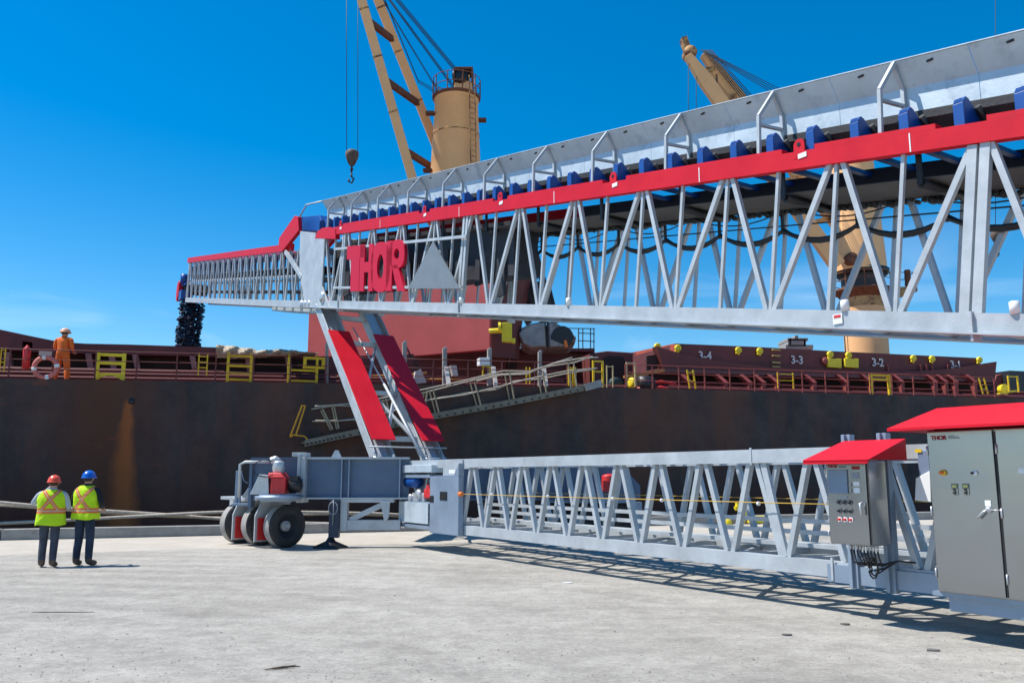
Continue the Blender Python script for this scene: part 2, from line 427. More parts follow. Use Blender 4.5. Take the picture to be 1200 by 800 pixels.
# inner stinger bottom seen through the truss: cable chain along the far edge
p = MB(); s = -4.4
while s < 12:
    rr0 = random.uniform(.03,.06); p.lathe(M(s, 1.22, zr(s)-.04-random.uniform(0,.05)), nv, [(0,.02),(0,rr0),(.08,rr0),(.08,.02)], 8); s += random.uniform(.07,.12)
p.build('cable_chain', black, root)
# inner telescoping trough (dark) between the trusses
blue_s = [-.71+.69*i for i in range(-4, 32)]
for s in blue_s:
    z0 = zt(s)+.26
    p = MB()
    p.box(M, s-.065, s+.065, .045, .075, z0-.12, z0+.27)
    p.prism([M(s-.065,.045,z0+.27), M(s+.065,.045,z0+.27), M(s+.035,.045,z0+.33), M(s-.035,.045,z0+.33)], nv*.03)
    p.prism([M(s-.06,.076,z0-.1), M(s-.06,.076,z0+.31), M(s-.06,.13,z0+.36), M(s-.06,.19,z0+.34), M(s-.06,.62,z0-.02), M(s-.06,.62,z0-.1)], hv*.12)
    ib = p.build('idler_bracket', bluep, root, bevel=.008)
    if s > 6: continue
    p = MB(); p.tube([M(s-.12,.25,z0+.24), M(s-.12,.52,z0+.02)], .035, 10); p.build('roller', black, ib)
    p = MB(); p.beam(M(s,.1,zt(s)+.15), M(s,BW-.1,zt(s)+.15), .08, .06, hv); p.build('cross_member', bluep, ib)
# wind guard: upright lower sheet, upper sheet leaning in over the belt
gs0, gs1 = -4.6, 21.4
def zg(s, k): return {0: zt(s)+.68, 1: zt(s)+1.05, 2: zt(s)+1.375}[k]
p = MB()
s = gs0
while s < gs1-.05:
    e_ = min(s+1.95, gs1)
    for (qa, ka), (qb, kb) in (((.60,0),(.60,1)),((.60,1),(.40,2))):
        p.quadbox([M(s+.004,qa,zg(s,ka)), M(s+.004,qa+.012,zg(s,ka)), M(s+.004,qb+.012,zg(s,kb)), M(s+.004,qb,zg(s,kb)),
                   M(e_-.004,qa,zg(e_,ka)), M(e_-.004,qa+.012,zg(e_,ka)), M(e_-.004,qb+.012,zg(e_,kb)), M(e_-.004,qb,zg(e_,kb))])
    s += 1.95
p.beam(M(gs0,.40,zg(gs0,2)+.012), M(gs1,.40,zg(gs1,2)+.012), .04, .012, nv)
wg = p.build('wind_guard', guardm, root)
for i in range(int((gs1-gs0)/.98)):
    s = gs0+.5+i*.975
    o_ = MB(); c = M(s,.435,zg(s,2)-.07)
    o_.tube([c-hv*.04, c+hv*.04], .016, 8); o_.build('slot', black, wg)
for i in range(-2, 11):
    s = .30+1.955*i
    if s > 20.4: continue
    p = MB()
    base = M(s, .05, zt(s)+.2); knee = M(s-.03, .05, zt(s)+.90); tip = M(s-.05, .38, zg(s,2)-.03)
    p.beam(base, knee, .05, .05, nv); p.beam(knee, tip, .05, .05, hv)
    p.beam(M(s-.03,.05,zt(s)+.76), M(s-.03,.57,zt(s)+.80), .05, .04, hv)
    p.beam(M(s-.03,.57,zg(s,0)-.4), M(s-.03,.57,zg(s,1)), .05, .05, nv); p.beam(M(s-.03,.57,zg(s,1)), M(s-.03,.37,zg(s,2)-.03), .05, .05, hv)
    p.build('guard_hoop', galv, root)
# belt supports on far side under guard
p = MB(); p.beam(M(gs0,.585,zt(gs0)+.50), M(gs1,.585,zt(gs1)+.50), .02, .42, nv); p.build('skirt_strip', rubber, root)
# --- head end frame of the main boom: big gusset plates
for q in (-.02, BW-.02):
    p = MB()
    poly = [PM(*t) for t in ((370,279),(381,279),(378,335),(387,361),(358,360),(353,329),(368,305))]
    dq = nv*q
    p.prism([v+dq for v in poly], nv*.05)
    poly = [PM(*t) for t in ((352,271),(370,273),(370,279),(368,305),(353,329),(351,318))]
    p.prism([v+dq+nv*.01 for v in poly], nv*.03)
    p.build('end_plate', galv, root, bevel=.01)
p = MB()
for z_ in (.12, 1.0, 2.0):
    p.beam(M(20.9, .05, zb(20.9)+z_), M(20.9, BW-.05, zb(20.9)+z_), .16, .16, hv)
p.build('end_crossbeam', galv, root)
# wheel carriage pins on end plate
p = MB(); c = PM(376, 348, -.08)
p.lathe(c, nv, [(0,.0),(0,.16),(.08,.18),(.14,.14)], 16)
for dx in (0, .28, .55): p.lathe(PM(352+dx*16, 356, -.04), nv, [(0,.02),(0,.12),(.3,.12),(.3,.02)], 14)
p.build('guide_roller', silver, root)
# blue hopper at boom head
p = MB(); poly = [PM(*t, q=.35) for t in ((352,254),(374,252),(378,262),(374,271),(354,271))]
p.prism(poly, nv*.8); p.build('head_scraper', bluep, root, bevel=.02)
# guard front slanted end
p = MB(); p.tube([PM(347,262,.2), PM(359,240,.42), M(21.3,.42,zg(21.3,2))], .03, 8); p.build('end_hoop', galv, root)
# --- red cranked arm and stinger
for q in (.02, BW-.1):
    p = MB(); poly = [PM(*t) for t in ((328,279),(346,253),(350,254),(351,270),(331,295),(327,291))]
    p.prism([v+nv*(q-.05) for v in poly], nv*.14)
    p.build('crank_arm', red, root, bevel=.01)
p = MB(); p.beam(PM(335,295,.02), PM(354,325,.02), .1, .14, nv); p.build('stay_strut', galv, root)
def zsb(s): return 7.42+.182*(s-22.24)
def zst(s): return zsb(s)+2.08+.003*(s-24)
SQ0, SQ1 = .16, BW-.16
T0, T1 = 15.0, 40.6
fr = MB()
for q in (SQ0, SQ1):
    fr.beam(M(T0,q,zsb(T0)+.12), M(T1,q,zsb(T1)+.12), .12, .24, nv)
    fr.beam(M(T1,q,zsb(T1)), M(T1-.35,q,zst(T1)), .08, .1, nv)
sn = [21.3+.955*i for i in range(0, 21)]
for s in sn: fr.beam(M(s,SQ0,zsb(s)+.12), M(s,SQ1,zsb(s)+.12), .06, .08, hv); fr.beam(M(s,SQ0,zst(s)-.05), M(s,SQ1,zst(s)-.05), .06, .06, hv)
# mid rails carrying the idlers
for q in (SQ0+.1, SQ1-.1): fr.beam(M(20,q,zsb(20)+1.15), M(T1,q,zsb(T1)+1.15), .05, .09, nv)
fr.beam(M(26.5,.75,zsb(26.5)-.08), M(21.5,.75,zsb(21.5)-.08), .7, .16, nv)
sting = fr.build('telescopic_boom_frame', galv, root)
for q, near in ((SQ0, True), (SQ1, False)):
    p = MB(); p.beam(M(23.6,q,zst(23.6)+.13), M(T1+.0,q,zst(T1)+.13), .12, .26, nv); p.build('telescopic_top_chord', red, sting)
    for i, s in enumerate(sn):
        if s+.0 > T1: continue
        for ds in (0,):
            brace(M(s,q,zsb(s)+.24), M(s-.3,q,zst(s-.3)+.01), .06, .07, near, 'brace', sting)
            if s+.955 < T1+.2: brace(M(s+.08,q,zsb(s)+.24), M(s+.5,q,zst(s+.5)), .06, .06, near, 'brace', sting)
farstuff.build('far_side_bracing', mat('galvanised far bracing', (.40, .44, .48), .5, .35, .14, 2.2), root, kind='stuff')
# belt inside stinger
p = MB()
for dz, w_ in ((1.45, 1.3), (.62, 1.2)):
    p.beam(M(21,.75,zsb(21)+dz), M(T1+.3,.75,zsb(T1+.3)+dz), w_*.75, .04, nv)
p.build('telescopic_belt', rubber, root)
for s in sn[::1]:
    p = MB(); p.beam(M(s,.35,zsb(s)+1.5), M(s,.35,zsb(s)+1.95), .05, .3, nv); p.beam(M(s,.3,zsb(s)+1.35), M(s,1.25,zsb(s)+1.35), .12, .12, hv)
    p.build('inner_idler', mat('dark idler paint', (.02,.03,.06), .6, 0, .3, 4), sting)
# head pulley with red drive guard
p = MB(); c = M(41.45, -.1, zsb(41.4)+.62)
p.lathe(M(41.4,.15,zsb(41.4)+.75), nv, [(0,.05),(0,.32),(1.2,.32),(1.2,.05)], 20)
hp = p.build('head_pulley', rubber, root)
p = MB(); pts = []
for k in range(24):
    an = 2*math.pi*k/24; pts.append(c+hv*.30*math.cos(an)+upb*.55*math.sin(an)+hv*.25)
p.prism(pts, nv*.22); p.build('drive_guard', red, root, bevel=.03)
p = MB(); p.box(M, 40.7, 41.3, -.1, .5, zsb(41)+.1, zsb(41)+.6); p.lathe(M(41.1,.1,zsb(41)+1.0), Z, [(0,.05),(0,.2),(.5,.2),(.55,.05)], 14)
p.beam(M(40.5,.1,zsb(41)+.9), M(41.4,.1,zsb(41)+.95), .1, .06, nv)
p.build('drive_motor', bluep, root)
# --- cascade chute hanging from the tip: stack of ragged rubber shrouds
p = MB(); cc = M(41.0, .55, 0); ztop = zsb(40.9)+.1
for i in range(32):
    z = ztop-.05-i*.115; rr = .60+random.uniform(-.05,.05); n_ = 22
    cx = cc + V((random.uniform(-.05,.05)-.006*i, random.uniform(-.05,.05), z))
    vs = []; fs = []
    for k in range(n_):
        an = 2*math.pi*k/n_; r0 = rr*random.uniform(.86,1.12)
        dz = random.uniform(-.05,.05)
        d = V((math.cos(an), math.sin(an), 0))
        vs += [cx+d*r0*.82+Z*(.05+dz), cx+d*r0+Z*(-.02+dz), cx+d*r0*1.02+Z*(-.075+dz), cx+d*r0*.8+Z*(-.05+dz)]
    for k in range(n_):
        j = (k+1) % n_
        if random.random() < .14: continue
        for t in range(4): fs.append((k*4+t, k*4+(t+1) % 4, j*4+(t+1) % 4, j*4+t))
    p.add(vs, fs)
p.tube([cc+Z*ztop, cc+Z*(ztop-3.6)-V((.2,0,0))], .25, 10)
p.build('cascade_chute', mat('chute rubber', (.018,.022,.04), .35, .2, .3, 6), root)
# --- sign letters and triangle on the near side
def quadmap(pxy): return PM(pxy[0], pxy[1], -.10)
def zl(py_frac, s):   # 0 bottom .. 1 top of the lettering at station s
    b0 = 7.23+.18*(s-18.2); t0 = 8.62+.19*(s-18.2); return b0+(t0-b0)*py_frac
def L2(s, f): return M(s, -.10, zl(f, s))
def slab(p, poly, th=.07): p.prism([L2(s, f) for s, f in poly], nv*th)
def ringp(p, so, fo, si, fi, cs, cf, n_=28, sq=2.6, th=.07, skip=None):
    def se(a, rs, rf, pw): 
        c_, s_ = math.cos(a), math.sin(a)
        return (cs+rs*abs(c_)**(2/pw)*(1 if c_ > 0 else -1), cf+rf*abs(s_)**(2/pw)*(1 if s_ > 0 else -1))
    out = [se(2*math.pi*k/n_, so, fo, sq) for k in range(n_)]; inn = [se(2*math.pi*k/n_, si, fi, 2) for k in range(n_)]
    vs = [L2(*t) for t in out]+[L2(*t) for t in inn]; vs += [v+nv*th for v in vs]; N = n_; fs = []
    for k in range(N):
        j = (k+1) % N
        fs += [(k, j, N+j, N+k), (2*N+k, 3*N+k, 3*N+j, 2*N+j), (k, 2*N+k, 2*N+j, j), (N+k, N+j, 3*N+j, 3*N+k)]
    p.add(vs, fs)
def sx(px, py=315): return PMs(px, py, -.10)[0]
p = MB(); a_, b_ = sx(406), sx(426); m_ = (sx(411), sx(421))
slab(p, [(a_,1.0),(b_,.98),(b_,.72),(m_[1],.72),(m_[1],.0),(m_[0],.0),(m_[0],.70),(a_,.70)]); p.build('letter', redl, root, label='red sign letter T')
p = MB(); a_, b_ = sx(421.5), sx(437); w_ = (a_-b_)
slab(p, [(a_,1),(a_-w_*.34,1),(a_-w_*.34,.62),(b_+w_*.34,.62),(b_+w_*.34,1),(b_,1),(b_,0),(b_+w_*.34,0),(b_+w_*.34,.40),(a_-w_*.34,.40),(a_-w_*.34,0),(a_,0)]); p.build('letter', redl, root, label='red sign letter H')
p = MB(); a_, b_ = sx(434.5), sx(457)
ringp(p, (a_-b_)/2, .52, (a_-b_)*.17, .26, (a_+b_)/2, .50); p.build('letter', redl, root, label='red sign letter O')
p = MB(); a_, b_ = sx(452.5), sx(474)
ringp(p, (a_-b_)*.42, .29, (a_-b_)*.14, .11, a_-(a_-b_)*.56, .74, th=.09)
w_ = a_-b_
slab(p, [(a_,1.02),(a_-.32*w_,1.02),(a_-.32*w_,0),(a_,0)], .08); slab(p, [(a_-.30*w_,.52),(a_-.62*w_,.52),(b_-.04,0),(b_+.36*w_,0)], .085)
p.build('letter', redl, root, label='red sign letter R')
p = MB(); p.prism([PM(478,338,-.12), PM(538,338,-.12), PM(507,283,-.12)], nv*.03); p.build('triangle_panel', mat('grey sign panel', (.17,.205,.235), .6, .1, .1, 3), root)
p = MB()
for a_, b_ in (((392,292),(547,277)), ((391,337),(541,336.5))): p.beam(PM(*a_, q=-.05), PM(*b_, q=-.05), .05, .07, nv)
p.build('sign_frame', galv, root)
# --- festoon cables
def sag(p, pts, r, k, n=6, q=0):
    for a_, b_ in zip(pts[:-1], pts[1:]):
        L = [(a_*(1-t/8)+b_*t/8) - Z*k*4*(t/8)*(1-t/8) for t in range(9)]; p.tube(L, r, n, caps=False)
p = MB(); pk = [M(-3.8+1.34*i, 1.30, 5.07+.178*(-3.8+1.34*i)) for i in range(13)]
for dq, kk in ((0, .17), (.02, .22)): sag(p, [v+nv*dq+Z*dq for v in pk], .033, kk)
fc = p.build('festoon_cable', black, root)
p = MB()
for dz in (.05, .42): p.tube([M(-4, 1.30, 5.10+dz-.71), M(13, 1.30, 5.10+dz+.178*13)], .012, 5)
for v in pk: p.beam(v+Z*.5, v-Z*.05, .04, .04, nv)
p.build('messenger_wire', black, root)
p = MB(); pk2 = [M(-3.6+2.1*i, 1.2, 5.42+.178*(-3.6+2.1*i)) for i in range(8)]; sag(p, pk2, .012, .22, 5); p.build('thin_cable', black, root)
# dark inner conveyor nested inside the main boom
p = MB()
p.quadbox([M(9.6,.55,zb(9.6)+.95), M(9.6,1.2,zb(9.6)+.95), M(9.6,1.2,zt(9.6)-.10), M(9.6,.55,zt(9.6)-.10), M(20.4,.55,zb(20.4)+.55), M(20.4,1.2,zb(20.4)+.55), M(20.4,1.2,zt(20.4)-.10), M(20.4,.55,zt(20.4)-.10)])
s = 9.9
while s < 20.2:
    p.box(M, s, s+random.uniform(.15,.5), .48, .545, zb(s)+random.uniform(.45,1.1), zb(s)+random.uniform(1.2,1.75)); s += random.uniform(.5,.9)
p.build('inner_conveyor', mat('dark greased steel', (.035,.036,.042), .6, .2, .4, 2.5), root)
# small junction boxes on bottom chord
for s in (.95, 6.9, -1.15, 11.0):
    p = MB(); p.lathe(M(s, .02, zb(s)+.25), Z, [(0,.04),(0,.055),(.13,.055),(.14,.04)], 12); p.build('junction_box', whitep, root)
p = MB(); s = 1.05; p.box(M, s-.07, s+.07, -.012, -.004, zb(s)+.07, zb(s)+.2); o_ = p.build('warning_label', whitep, root)
p = MB(); p.box(M, s-.05, s+.05, -.017, -.013, zb(s)+.15, zb(s)+.185); p.build('print', redhot, o_)

# --- luffing legs
legdir = None
for q0, lb in ((0.0, 'left'), (1.52, 'right')):
    q1 = q0+.62
    # foot / top stations measured on the near leg
    fb = (16.05, 2.55); ft = (19.55, 6.0)
    ft2 = (20.5, 7.15); fb2 = (15.65, 2.15)
    def LP(s, q, z): return M(s, q, z)
    d2 = V((ft[0]-fb[0], ft[1]-fb[1])); d2.normalize()
    px_ = (-d2.y, d2.x)   # perpendicular in (s,z)
    p = MB()
    ax0 = M(fb2[0], q0+.31, fb2[1]); ax1 = M(ft2[0], q0+.31, ft2[1])
    p.beam(ax0+hv*.17, ax1+hv*.17, .34, .24, nv)
    p.beam(M(fb2[0]+.05, q0+.035, fb2[1]), M(ft2[0]+.02, q0+.035, ft2[1]), .03, .34, nv)
    p.beam(M(fb2[0]+.05, q0+.585, fb2[1]), M(ft2[0]+.02, q0+.585, ft2[1]), .03, .34, nv)
    lg = p.build('luffing_leg', galv, root, bevel=.01)
    p = MB(); off = V((0,0,0))
    p.beam(M(fb[0]-.28, q0+.34, fb[1]+.15), M(ft[0]-.20, q0+.34, ft[1]+.22), .72, .03, nv)
    p.build('leg_cover', red, lg, bevel=.008)
    p = MB()
    for (s_, z_) in (fb2, ft2): p.tube([M(s_,q0-.03,z_), M(s_,q0+.66,z_)], .1, 14); p.build('pivot_pin', silver, lg); p = MB()
    # pin brackets on lower frame
    p = MB()
    for dq in (.08, .52): p.prism([M(fb2[0]-.3,q0+dq,1.95), M(fb2[0]+.3,q0+dq,1.95), M(fb2[0]+.1,q0+dq,2.3), M(fb2[0]-.1,q0+dq,2.3)], nv*.04)
    p.build('pivot_bracket', galv, lg)
def lgp(t, q, off=0): return M(15.65+4.85*t+off, q, 2.15+5.0*t)
for t0_, q0_, t1_, q1_, w_, d_ in ((.12,.6,.12,1.55,.16,.14),(.74,.6,.74,1.55,.16,.14),(.93,.6,.93,1.55,.16,.14),(.40,.6,.40,1.55,.22,.12),(.12,.62,.40,1.5,.07,.09),(.12,1.5,.40,.7,.07,.085),(.42,.62,.72,1.5,.05,.06)):
    p = MB(); p.beam(lgp(t0_,q0_), lgp(t1_,q1_), w_, d_, hv); p.build('leg_crossbar', galv, root)
# hydraulic cylinders between the legs
for q in (1.0,):
    p = MB(); p.tube([M(14.6, q, 2.1), M(17.3, q, 4.4)], .04, 12)
    hc = p.build('hydraulic_cylinder', galv, root)
    p = MB(); p.tube([M(17.3, q, 4.4), M(19.8, q, 6.45)], .022, 10); p.build('piston_rod', silver, hc)
p = MB(); p.tube([M(15.7,-.12,2.5),M(15.7,2.25,2.5)], .02, 6); p.build('cover_rail', galv, root)

# --- lower frame (radial undercarriage truss)
LW = 1.9; LS0, LS1 = -4.5, 14.0
fr = MB()
for q in (.07, LW-.07):
    fr.beam(M(LS0,q,.55), M(LS1,q,.55), .13, .2, nv)
    fr.beam(M(LS0,q,2.0), M(LS1,q,2.0), .16, .19, nv)
lown = [.99*i-.32 for i in range(-4, 15)]        # bottom joints: ... 2.10 3.09 4.08 ...
lown = [2.12+.985*i for i in range(-6, 13)]
for s in lown:
    fr.beam(M(s,.1,.56), M(s,LW-.1,.56), .08, .1, hv)
    fr.beam(M(s,.1,1.97), M(s,LW-.1,1.97), .07, .08, hv)
for i in range(0, len(lown)-1):
    a_, b_ = (.1, LW-.1) if i % 2 else (LW-.1, .1)
    fr.beam(M(lown[i],a_,.56), M(lown[i+1],b_,.56), .06, .07, nv)
low = fr.build('lower_frame', galv, root)
for q in (.07, LW-.07):
    for i, s in enumerate(lown):
        if s > LS1-.5: continue
        for s_, nx in ((s-.06, s-.42), (s+.06, s+.42)):
            p = MB(); p.beam(M(s_, q, .65), M(nx, q, 1.905), .09, .075, nv); p.build('lattice_bar', galv, low)
for z_ in (1.03, .86):
    p = MB(); p.beam(M(LS0,LW-.17,z_), M(12.4,LW-.17,z_), .05, .07, nv); p.build('side_rail', galv, low)
p = MB(); p.beam(M(LS0,LW-.45,.70), M(12.4,LW-.45,.70), .3, .06, nv); p.build('cable_tray', galv, low)
# doubled joint near s 2.6
p = MB(); p.beam(M(2.12,.05,.65), M(2.42,.05,1.9), .06, .10, nv); p.beam(M(2.60,-.01,1.88), M(2.60,-.01,2.12), .02, .03, nv); p.build('joint_bar', galv, low)
# yellow pull cord with eyelets
p = MB(); cord = [M(10.85,-.08,1.33), M(8,-.05,1.335), M(5,-.05,1.35), M(2.4,-.05,1.36), M(.9,-.05,1.37)]
p.tube(cord, .006, 6); p.build('pull_cord', mat('orange yellow cord', (.62,.38,.05), .7), root)
p = MB(); p.tube([M(12,LW+.03,1.33), M(1,LW+.03,1.37)], .006, 6); p.build('pull_cord', mat('orange yellow cord', (.62,.38,.05), .7), root)
for s in (9.5, 7.5, 5.6, 4.4, 2.45):
    p = MB(); p.lathe(M(s,-.05,1.345), hv, [(0,.012),(0,.028),(.03,.028),(.03,.012)], 10); p.build('eyelet', whitep, root)
# tail posts beside the small cabinet
for s in (1.0, .50):
    p = MB(); p.beam(M(s,-.02,.36), M(s,-.02,2.24), .10, .13, nv); p.beam(M(s,-.09,.36), M(s,-.09,2.24), .05, .03, nv)
    p.build('support_post', galvd, root, bevel=.005)
p = MB(); p.box(M, -.5, 1.4, -.04, .05, .40, .62); p.build('sill_beam', galvd, root)
p = MB(); p.beam(M(1.32,-.04,.42), M(1.32,-.04,.70), .03, .03, nv); p.build('locking_bar', galv, root)

# --- small control cabinet
p = MB(); p.box(M, .33, .89, -.62, -.27, .93, 1.90); cab = p.build('control_cabinet', stain, root, bevel=.012)
p = MB(); p.box(M, .345, .875, -.645, -.62, .945, 1.885); door = p.build('door', stain, cab, bevel=.006)
def FP(s0, s1, z0, z1, name, m, par, q=-.645, t=.006, bevel=0):
    b = MB(); b.box(M, s0, s1, q-t, q, z0, z1); return b.build(name, m, par, bevel=bevel)
FP(.585, .845, 1.52, 1.80, 'display', screenm, cab, t=.02, bevel=.004)
FP(.42, .52, 1.80, 1.84, 'nameplate', mat('dark red plate', (.22,.01,.015), .5), cab)
FP(.43, .52, 1.70, 1.77, 'display', mat('grey readout', (.22,.27,.32), .3), cab)
for z_ in (1.62, 1.55): FP(.54, .565, z_-.02, z_+.03, 'indicator', mat('beige knob', (.4,.38,.33), .5), cab, t=.015)
for z_, h_ in ((1.61,.05),(1.53,.06)): FP(.43, .51, z_, z_+h_, 'label_plate', whitep, cab)
FP(.60, .71, 1.465, 1.495, 'label_plate', mat('grey label', (.35,.36,.36), .5), cab)
for j, zc in enumerate((1.42, 1.32, 1.22)):
    for sc in (.72, .645, .57):
        FP(sc-.025, sc+.025, zc-.028, zc+.028, 'switch_plate', mat('switch plate dark', (.12,.13,.15), .4) if j < 2 else whitep, cab)
        b = MB(); b.lathe(M(sc,-.651,zc), -nv, [(0,.016),(.03,.016),(.03,.006)], 12); b.build('switch_knob', black if j < 2 else redhot, cab)
b = MB(); b.tube([M(.40,-.65,1.42), M(.40,-.70,1.41), M(.395,-.70,1.28)], .018, 8); b.lathe(M(.40,-.646,1.40), -nv, [(0,.03),(.012,.03),(.012,.01)], 14); b.build('door_handle', silver, cab)
text_mesh('THOR', M(.86,-.648,1.825), -hv, Z, .05, 'logo_text', signt, cab, .001, .002)
FP(.60, .70, 1.822, 1.830, 'logo_line', black, cab, t=.002); FP(.60, .70, 1.838, 1.842, 'logo_line', black, cab, t=.002)
for zc in (1.05, 1.42, 1.78):
    b = MB(); b.tube([M(.885,-.652,zc-.035), M(.885,-.652,zc+.035)], .009, 8); b.build('hinge', silver, cab)
b = MB(); b.box(M, .335, .35, -.632, -.618, .94, 1.89); b.build('door_gasket', black, cab)
# canopy
def canopy(s0, s1, ql, z0, qr, zr_, s0r, s1r, name):
    b = MB()
    A_ = [M(s0,ql,z0), M(s1,ql,z0), M(s1r,qr,zr_), M(s0r,qr,zr_)]; D = Z*-.022
    b.prism(A_, D)
    # end triangles
    b.prism([M(s0,ql,z0), M(s0r,qr,zr_), M(s0,qr,z0-.0)], -hv*.012 if s0 < s1 else hv*.012)
    b.prism([M(s1,ql,z0), M(s1r,qr,zr_), M(s1,qr,z0-.0)], hv*.012 if s0 < s1 else -hv*.012)
    b.prism([M(s0,ql,z0-.0), M(s1,ql,z0-.0), M(s1,ql,z0-.045), M(s0,ql,z0-.045)], nv*.01)
    return b.build(name, red, root)
canopy(.16, 1.04, -.86, 1.91, -.12, 2.16, .16, .98, 'canopy')
# cable bundle below the small cabinet
for i in range(9):
    sc = .42+.045*i; b = MB()
    b.tube([M(sc,-.4,.93), M(sc,-.4,.86)], .014, 8)
    b.build('cable_gland', silver, cab)
    b = MB(); dz = random.uniform(.06,.2)
    b.tube([M(sc,-.4,.87), M(sc-.01,-.4,.80), M(sc-.05*random.random(),-.36,.80-dz), M(.45,-.25,.76-dz*.6), M(.36,-.1,.74), M(.2,.05,.72)], .010, 6); b.build('cable', black, cab)
b = MB(); cc_ = M(.52,-.36,.66); b.tube([cc_+hv*.06*math.cos(t*.6)+Z*.12*math.sin(t*.6) for t in range(11)], .010, 6); b.tube([cc_+hv*.05*math.cos(t*.6)+Z*.09*math.sin(t*.6)+nv*.02 for t in range(11)], .010, 6); b.build('cable_loop', black, cab)

# --- large electrical cabinet
p = MB(); p.box(M, -3.2, -.36, -.52, .10, .50, 2.22); bc = p.build('electrical_cabinet', stain, root, bevel=.015)
for (s0, s1) in ((-1.085, -.375), (-1.89, -1.115), (-2.7, -1.92)):
    p = MB(); p.box(M, s0, s1, -.548, -.52, .515, 2.205); p.build('cabinet_door', stain, bc, bevel=.008)
p = MB(); p.box(M, -1.109, -1.091, -.535, -.515, .52, 2.18); p.build('door_seal', black, bc)
p = MB(); p.box(M, -3.1, -.42, -.44, .1, .30, .50); p.build('plinth', galvd, bc, bevel=.01)
p = MB(); p.box(M, -3.2, -.28, -.50, .12, .455, .499); p.build('base_flange', galvd, bc)
for s_h in (-.372, -1.118):
    for zc in (.7, 1.35, 2.0):
        b = MB(); b.tube([M(s_h,-.556,zc-.05), M(s_h,-.556,zc+.05)], .010, 8); b.build('hinge', silver, bc)
def BQ(px, py): return PMs(px, py, -.55)
def bigbtn(px, py, r, m, d=.03, name='push_button'):
    s_, z_ = BQ(px, py); b = MB(); b.lathe(M(s_,-.549,z_), -nv, [(0,r),(d,r),(d,r*.4)], 14); return b.build(name, m, bc)
bigbtn(1106, 553.5, .032, mat('selector yellow', (.7,.42,.03), .5), .02, 'isolator_switch'); bigbtn(1105, 553.5, .02, orange, .05, 'isolator_knob'); bigbtn(1143, 554, .026, whitep, .02, 'key_switch'); bigbtn(1141, 554, .014, black, .04, 'key_switch')
for px in (1119, 1132):
    s_, z_ = BQ(px, 573); FP(s_-.035, s_+.035, z_-.06, z_+.06, 'push_button_plate', mat('button plate', (.16,.18,.16), .5), bc, q=-.55)
    FP(s_-.024, s_+.024, z_+.02, z_+.045, 'button_label', mat('label yellow', (.6,.55,.15), .6), bc, q=-.557, t=.004)
    for dz in (0, -.035): b = MB(); b.lathe(M(s_,-.557,z_+dz), -nv, [(0,.013),(.015,.013),(.015,.005)], 10); b.build('push_button', black, bc)
s_, z_ = BQ(1158, 590); FP(s_-.03, s_+.03, z_-.025, z_+.035, 'label_plate', whitep, bc, q=-.55)
s_, z_ = BQ(1197, 552); FP(s_-.03, s_+.03, z_-.02, z_+.03, 'label_plate', whitep, bc, q=-.55)
s_, z_ = BQ(1158, 597); b = MB(); b.lathe(M(s_-.01,-.549,z_), -nv, [(0,.032),(.03,.03),(.03,.01)], 14); b.tube([M(s_-.01,-.575,z_), M(s_+.03,-.59,z_-.02), M(s_+.10,-.59,z_-.09)], .012, 8); b.tube([M(s_-.03,-.575,z_), M(s_-.13,-.57,z_)], .006, 6); b.build('door_handle', silver, bc)
s_, z_ = BQ(1090, 512)
text_mesh('THOR', M(s_-.01,-.552,2.115), -hv, Z, .062, 'logo_text', signt, bc, .001, .003)
for dz, l_ in ((.035,.07),(.022,.12),(.008,.13)): FP(s_-.01-.19-l_, s_-.20, 2.115+dz, 2.121+dz, 'logo_line', black, bc, q=-.55, t=.002)
# cabinet canopy
p = MB()
zA = 2.245; tl = M(-.10,-.85,zA); tr = M(-3.6,-.85,zA); rl = M(-.42,-.38,2.47); rr_ = M(-3.6,-.38,2.47); bl = M(-.10,.25,zA); br = M(-3.6,.35,zA)
p.add([tl,tr,rl,rr_,bl,br], [(0,1,3,2),(2,3,5,4),(0,2,4)])
p.add([v-Z*.03 for v in (tl,tr,rl,rr_,bl,br)], [(0,1,3,2),(2,3,5,4),(0,2,4)])
p.add([tl,tr,tr-Z*.03,tl-Z*.03], [(0,1,2,3)]); p.add([tl,bl,bl-Z*.03,tl-Z*.03], [(0,1,2,3)])
p.build('cabinet_canopy', red, root)
p = MB(); p.box(M, -3.2, -.40, -.45, .05, 2.22, 2.24); p.build('cabinet_top', dark, bc)
# junction boxes between cabinets
p = MB(); p.box(M, -.10, .05, -.06, .1, 1.50, 2.02); p.build('isolator_box', mat('blue grey box', (.20,.25,.36), .5, .2), root, bevel=.008)
s_, z_ = PMs(1076, 528, -.07); FP(s_-.04, s_+.04, z_-.02, z_+.02, 'label_plate', yellow, root, q=-.065)
p = MB(); p.prism([PM(1073,560,-.09), PM(1090,551,-.09), PM(1091,588,-.09), PM(1072,586,-.09)], nv*.1); p.build('junction_box', whitep, root, bevel=.006)

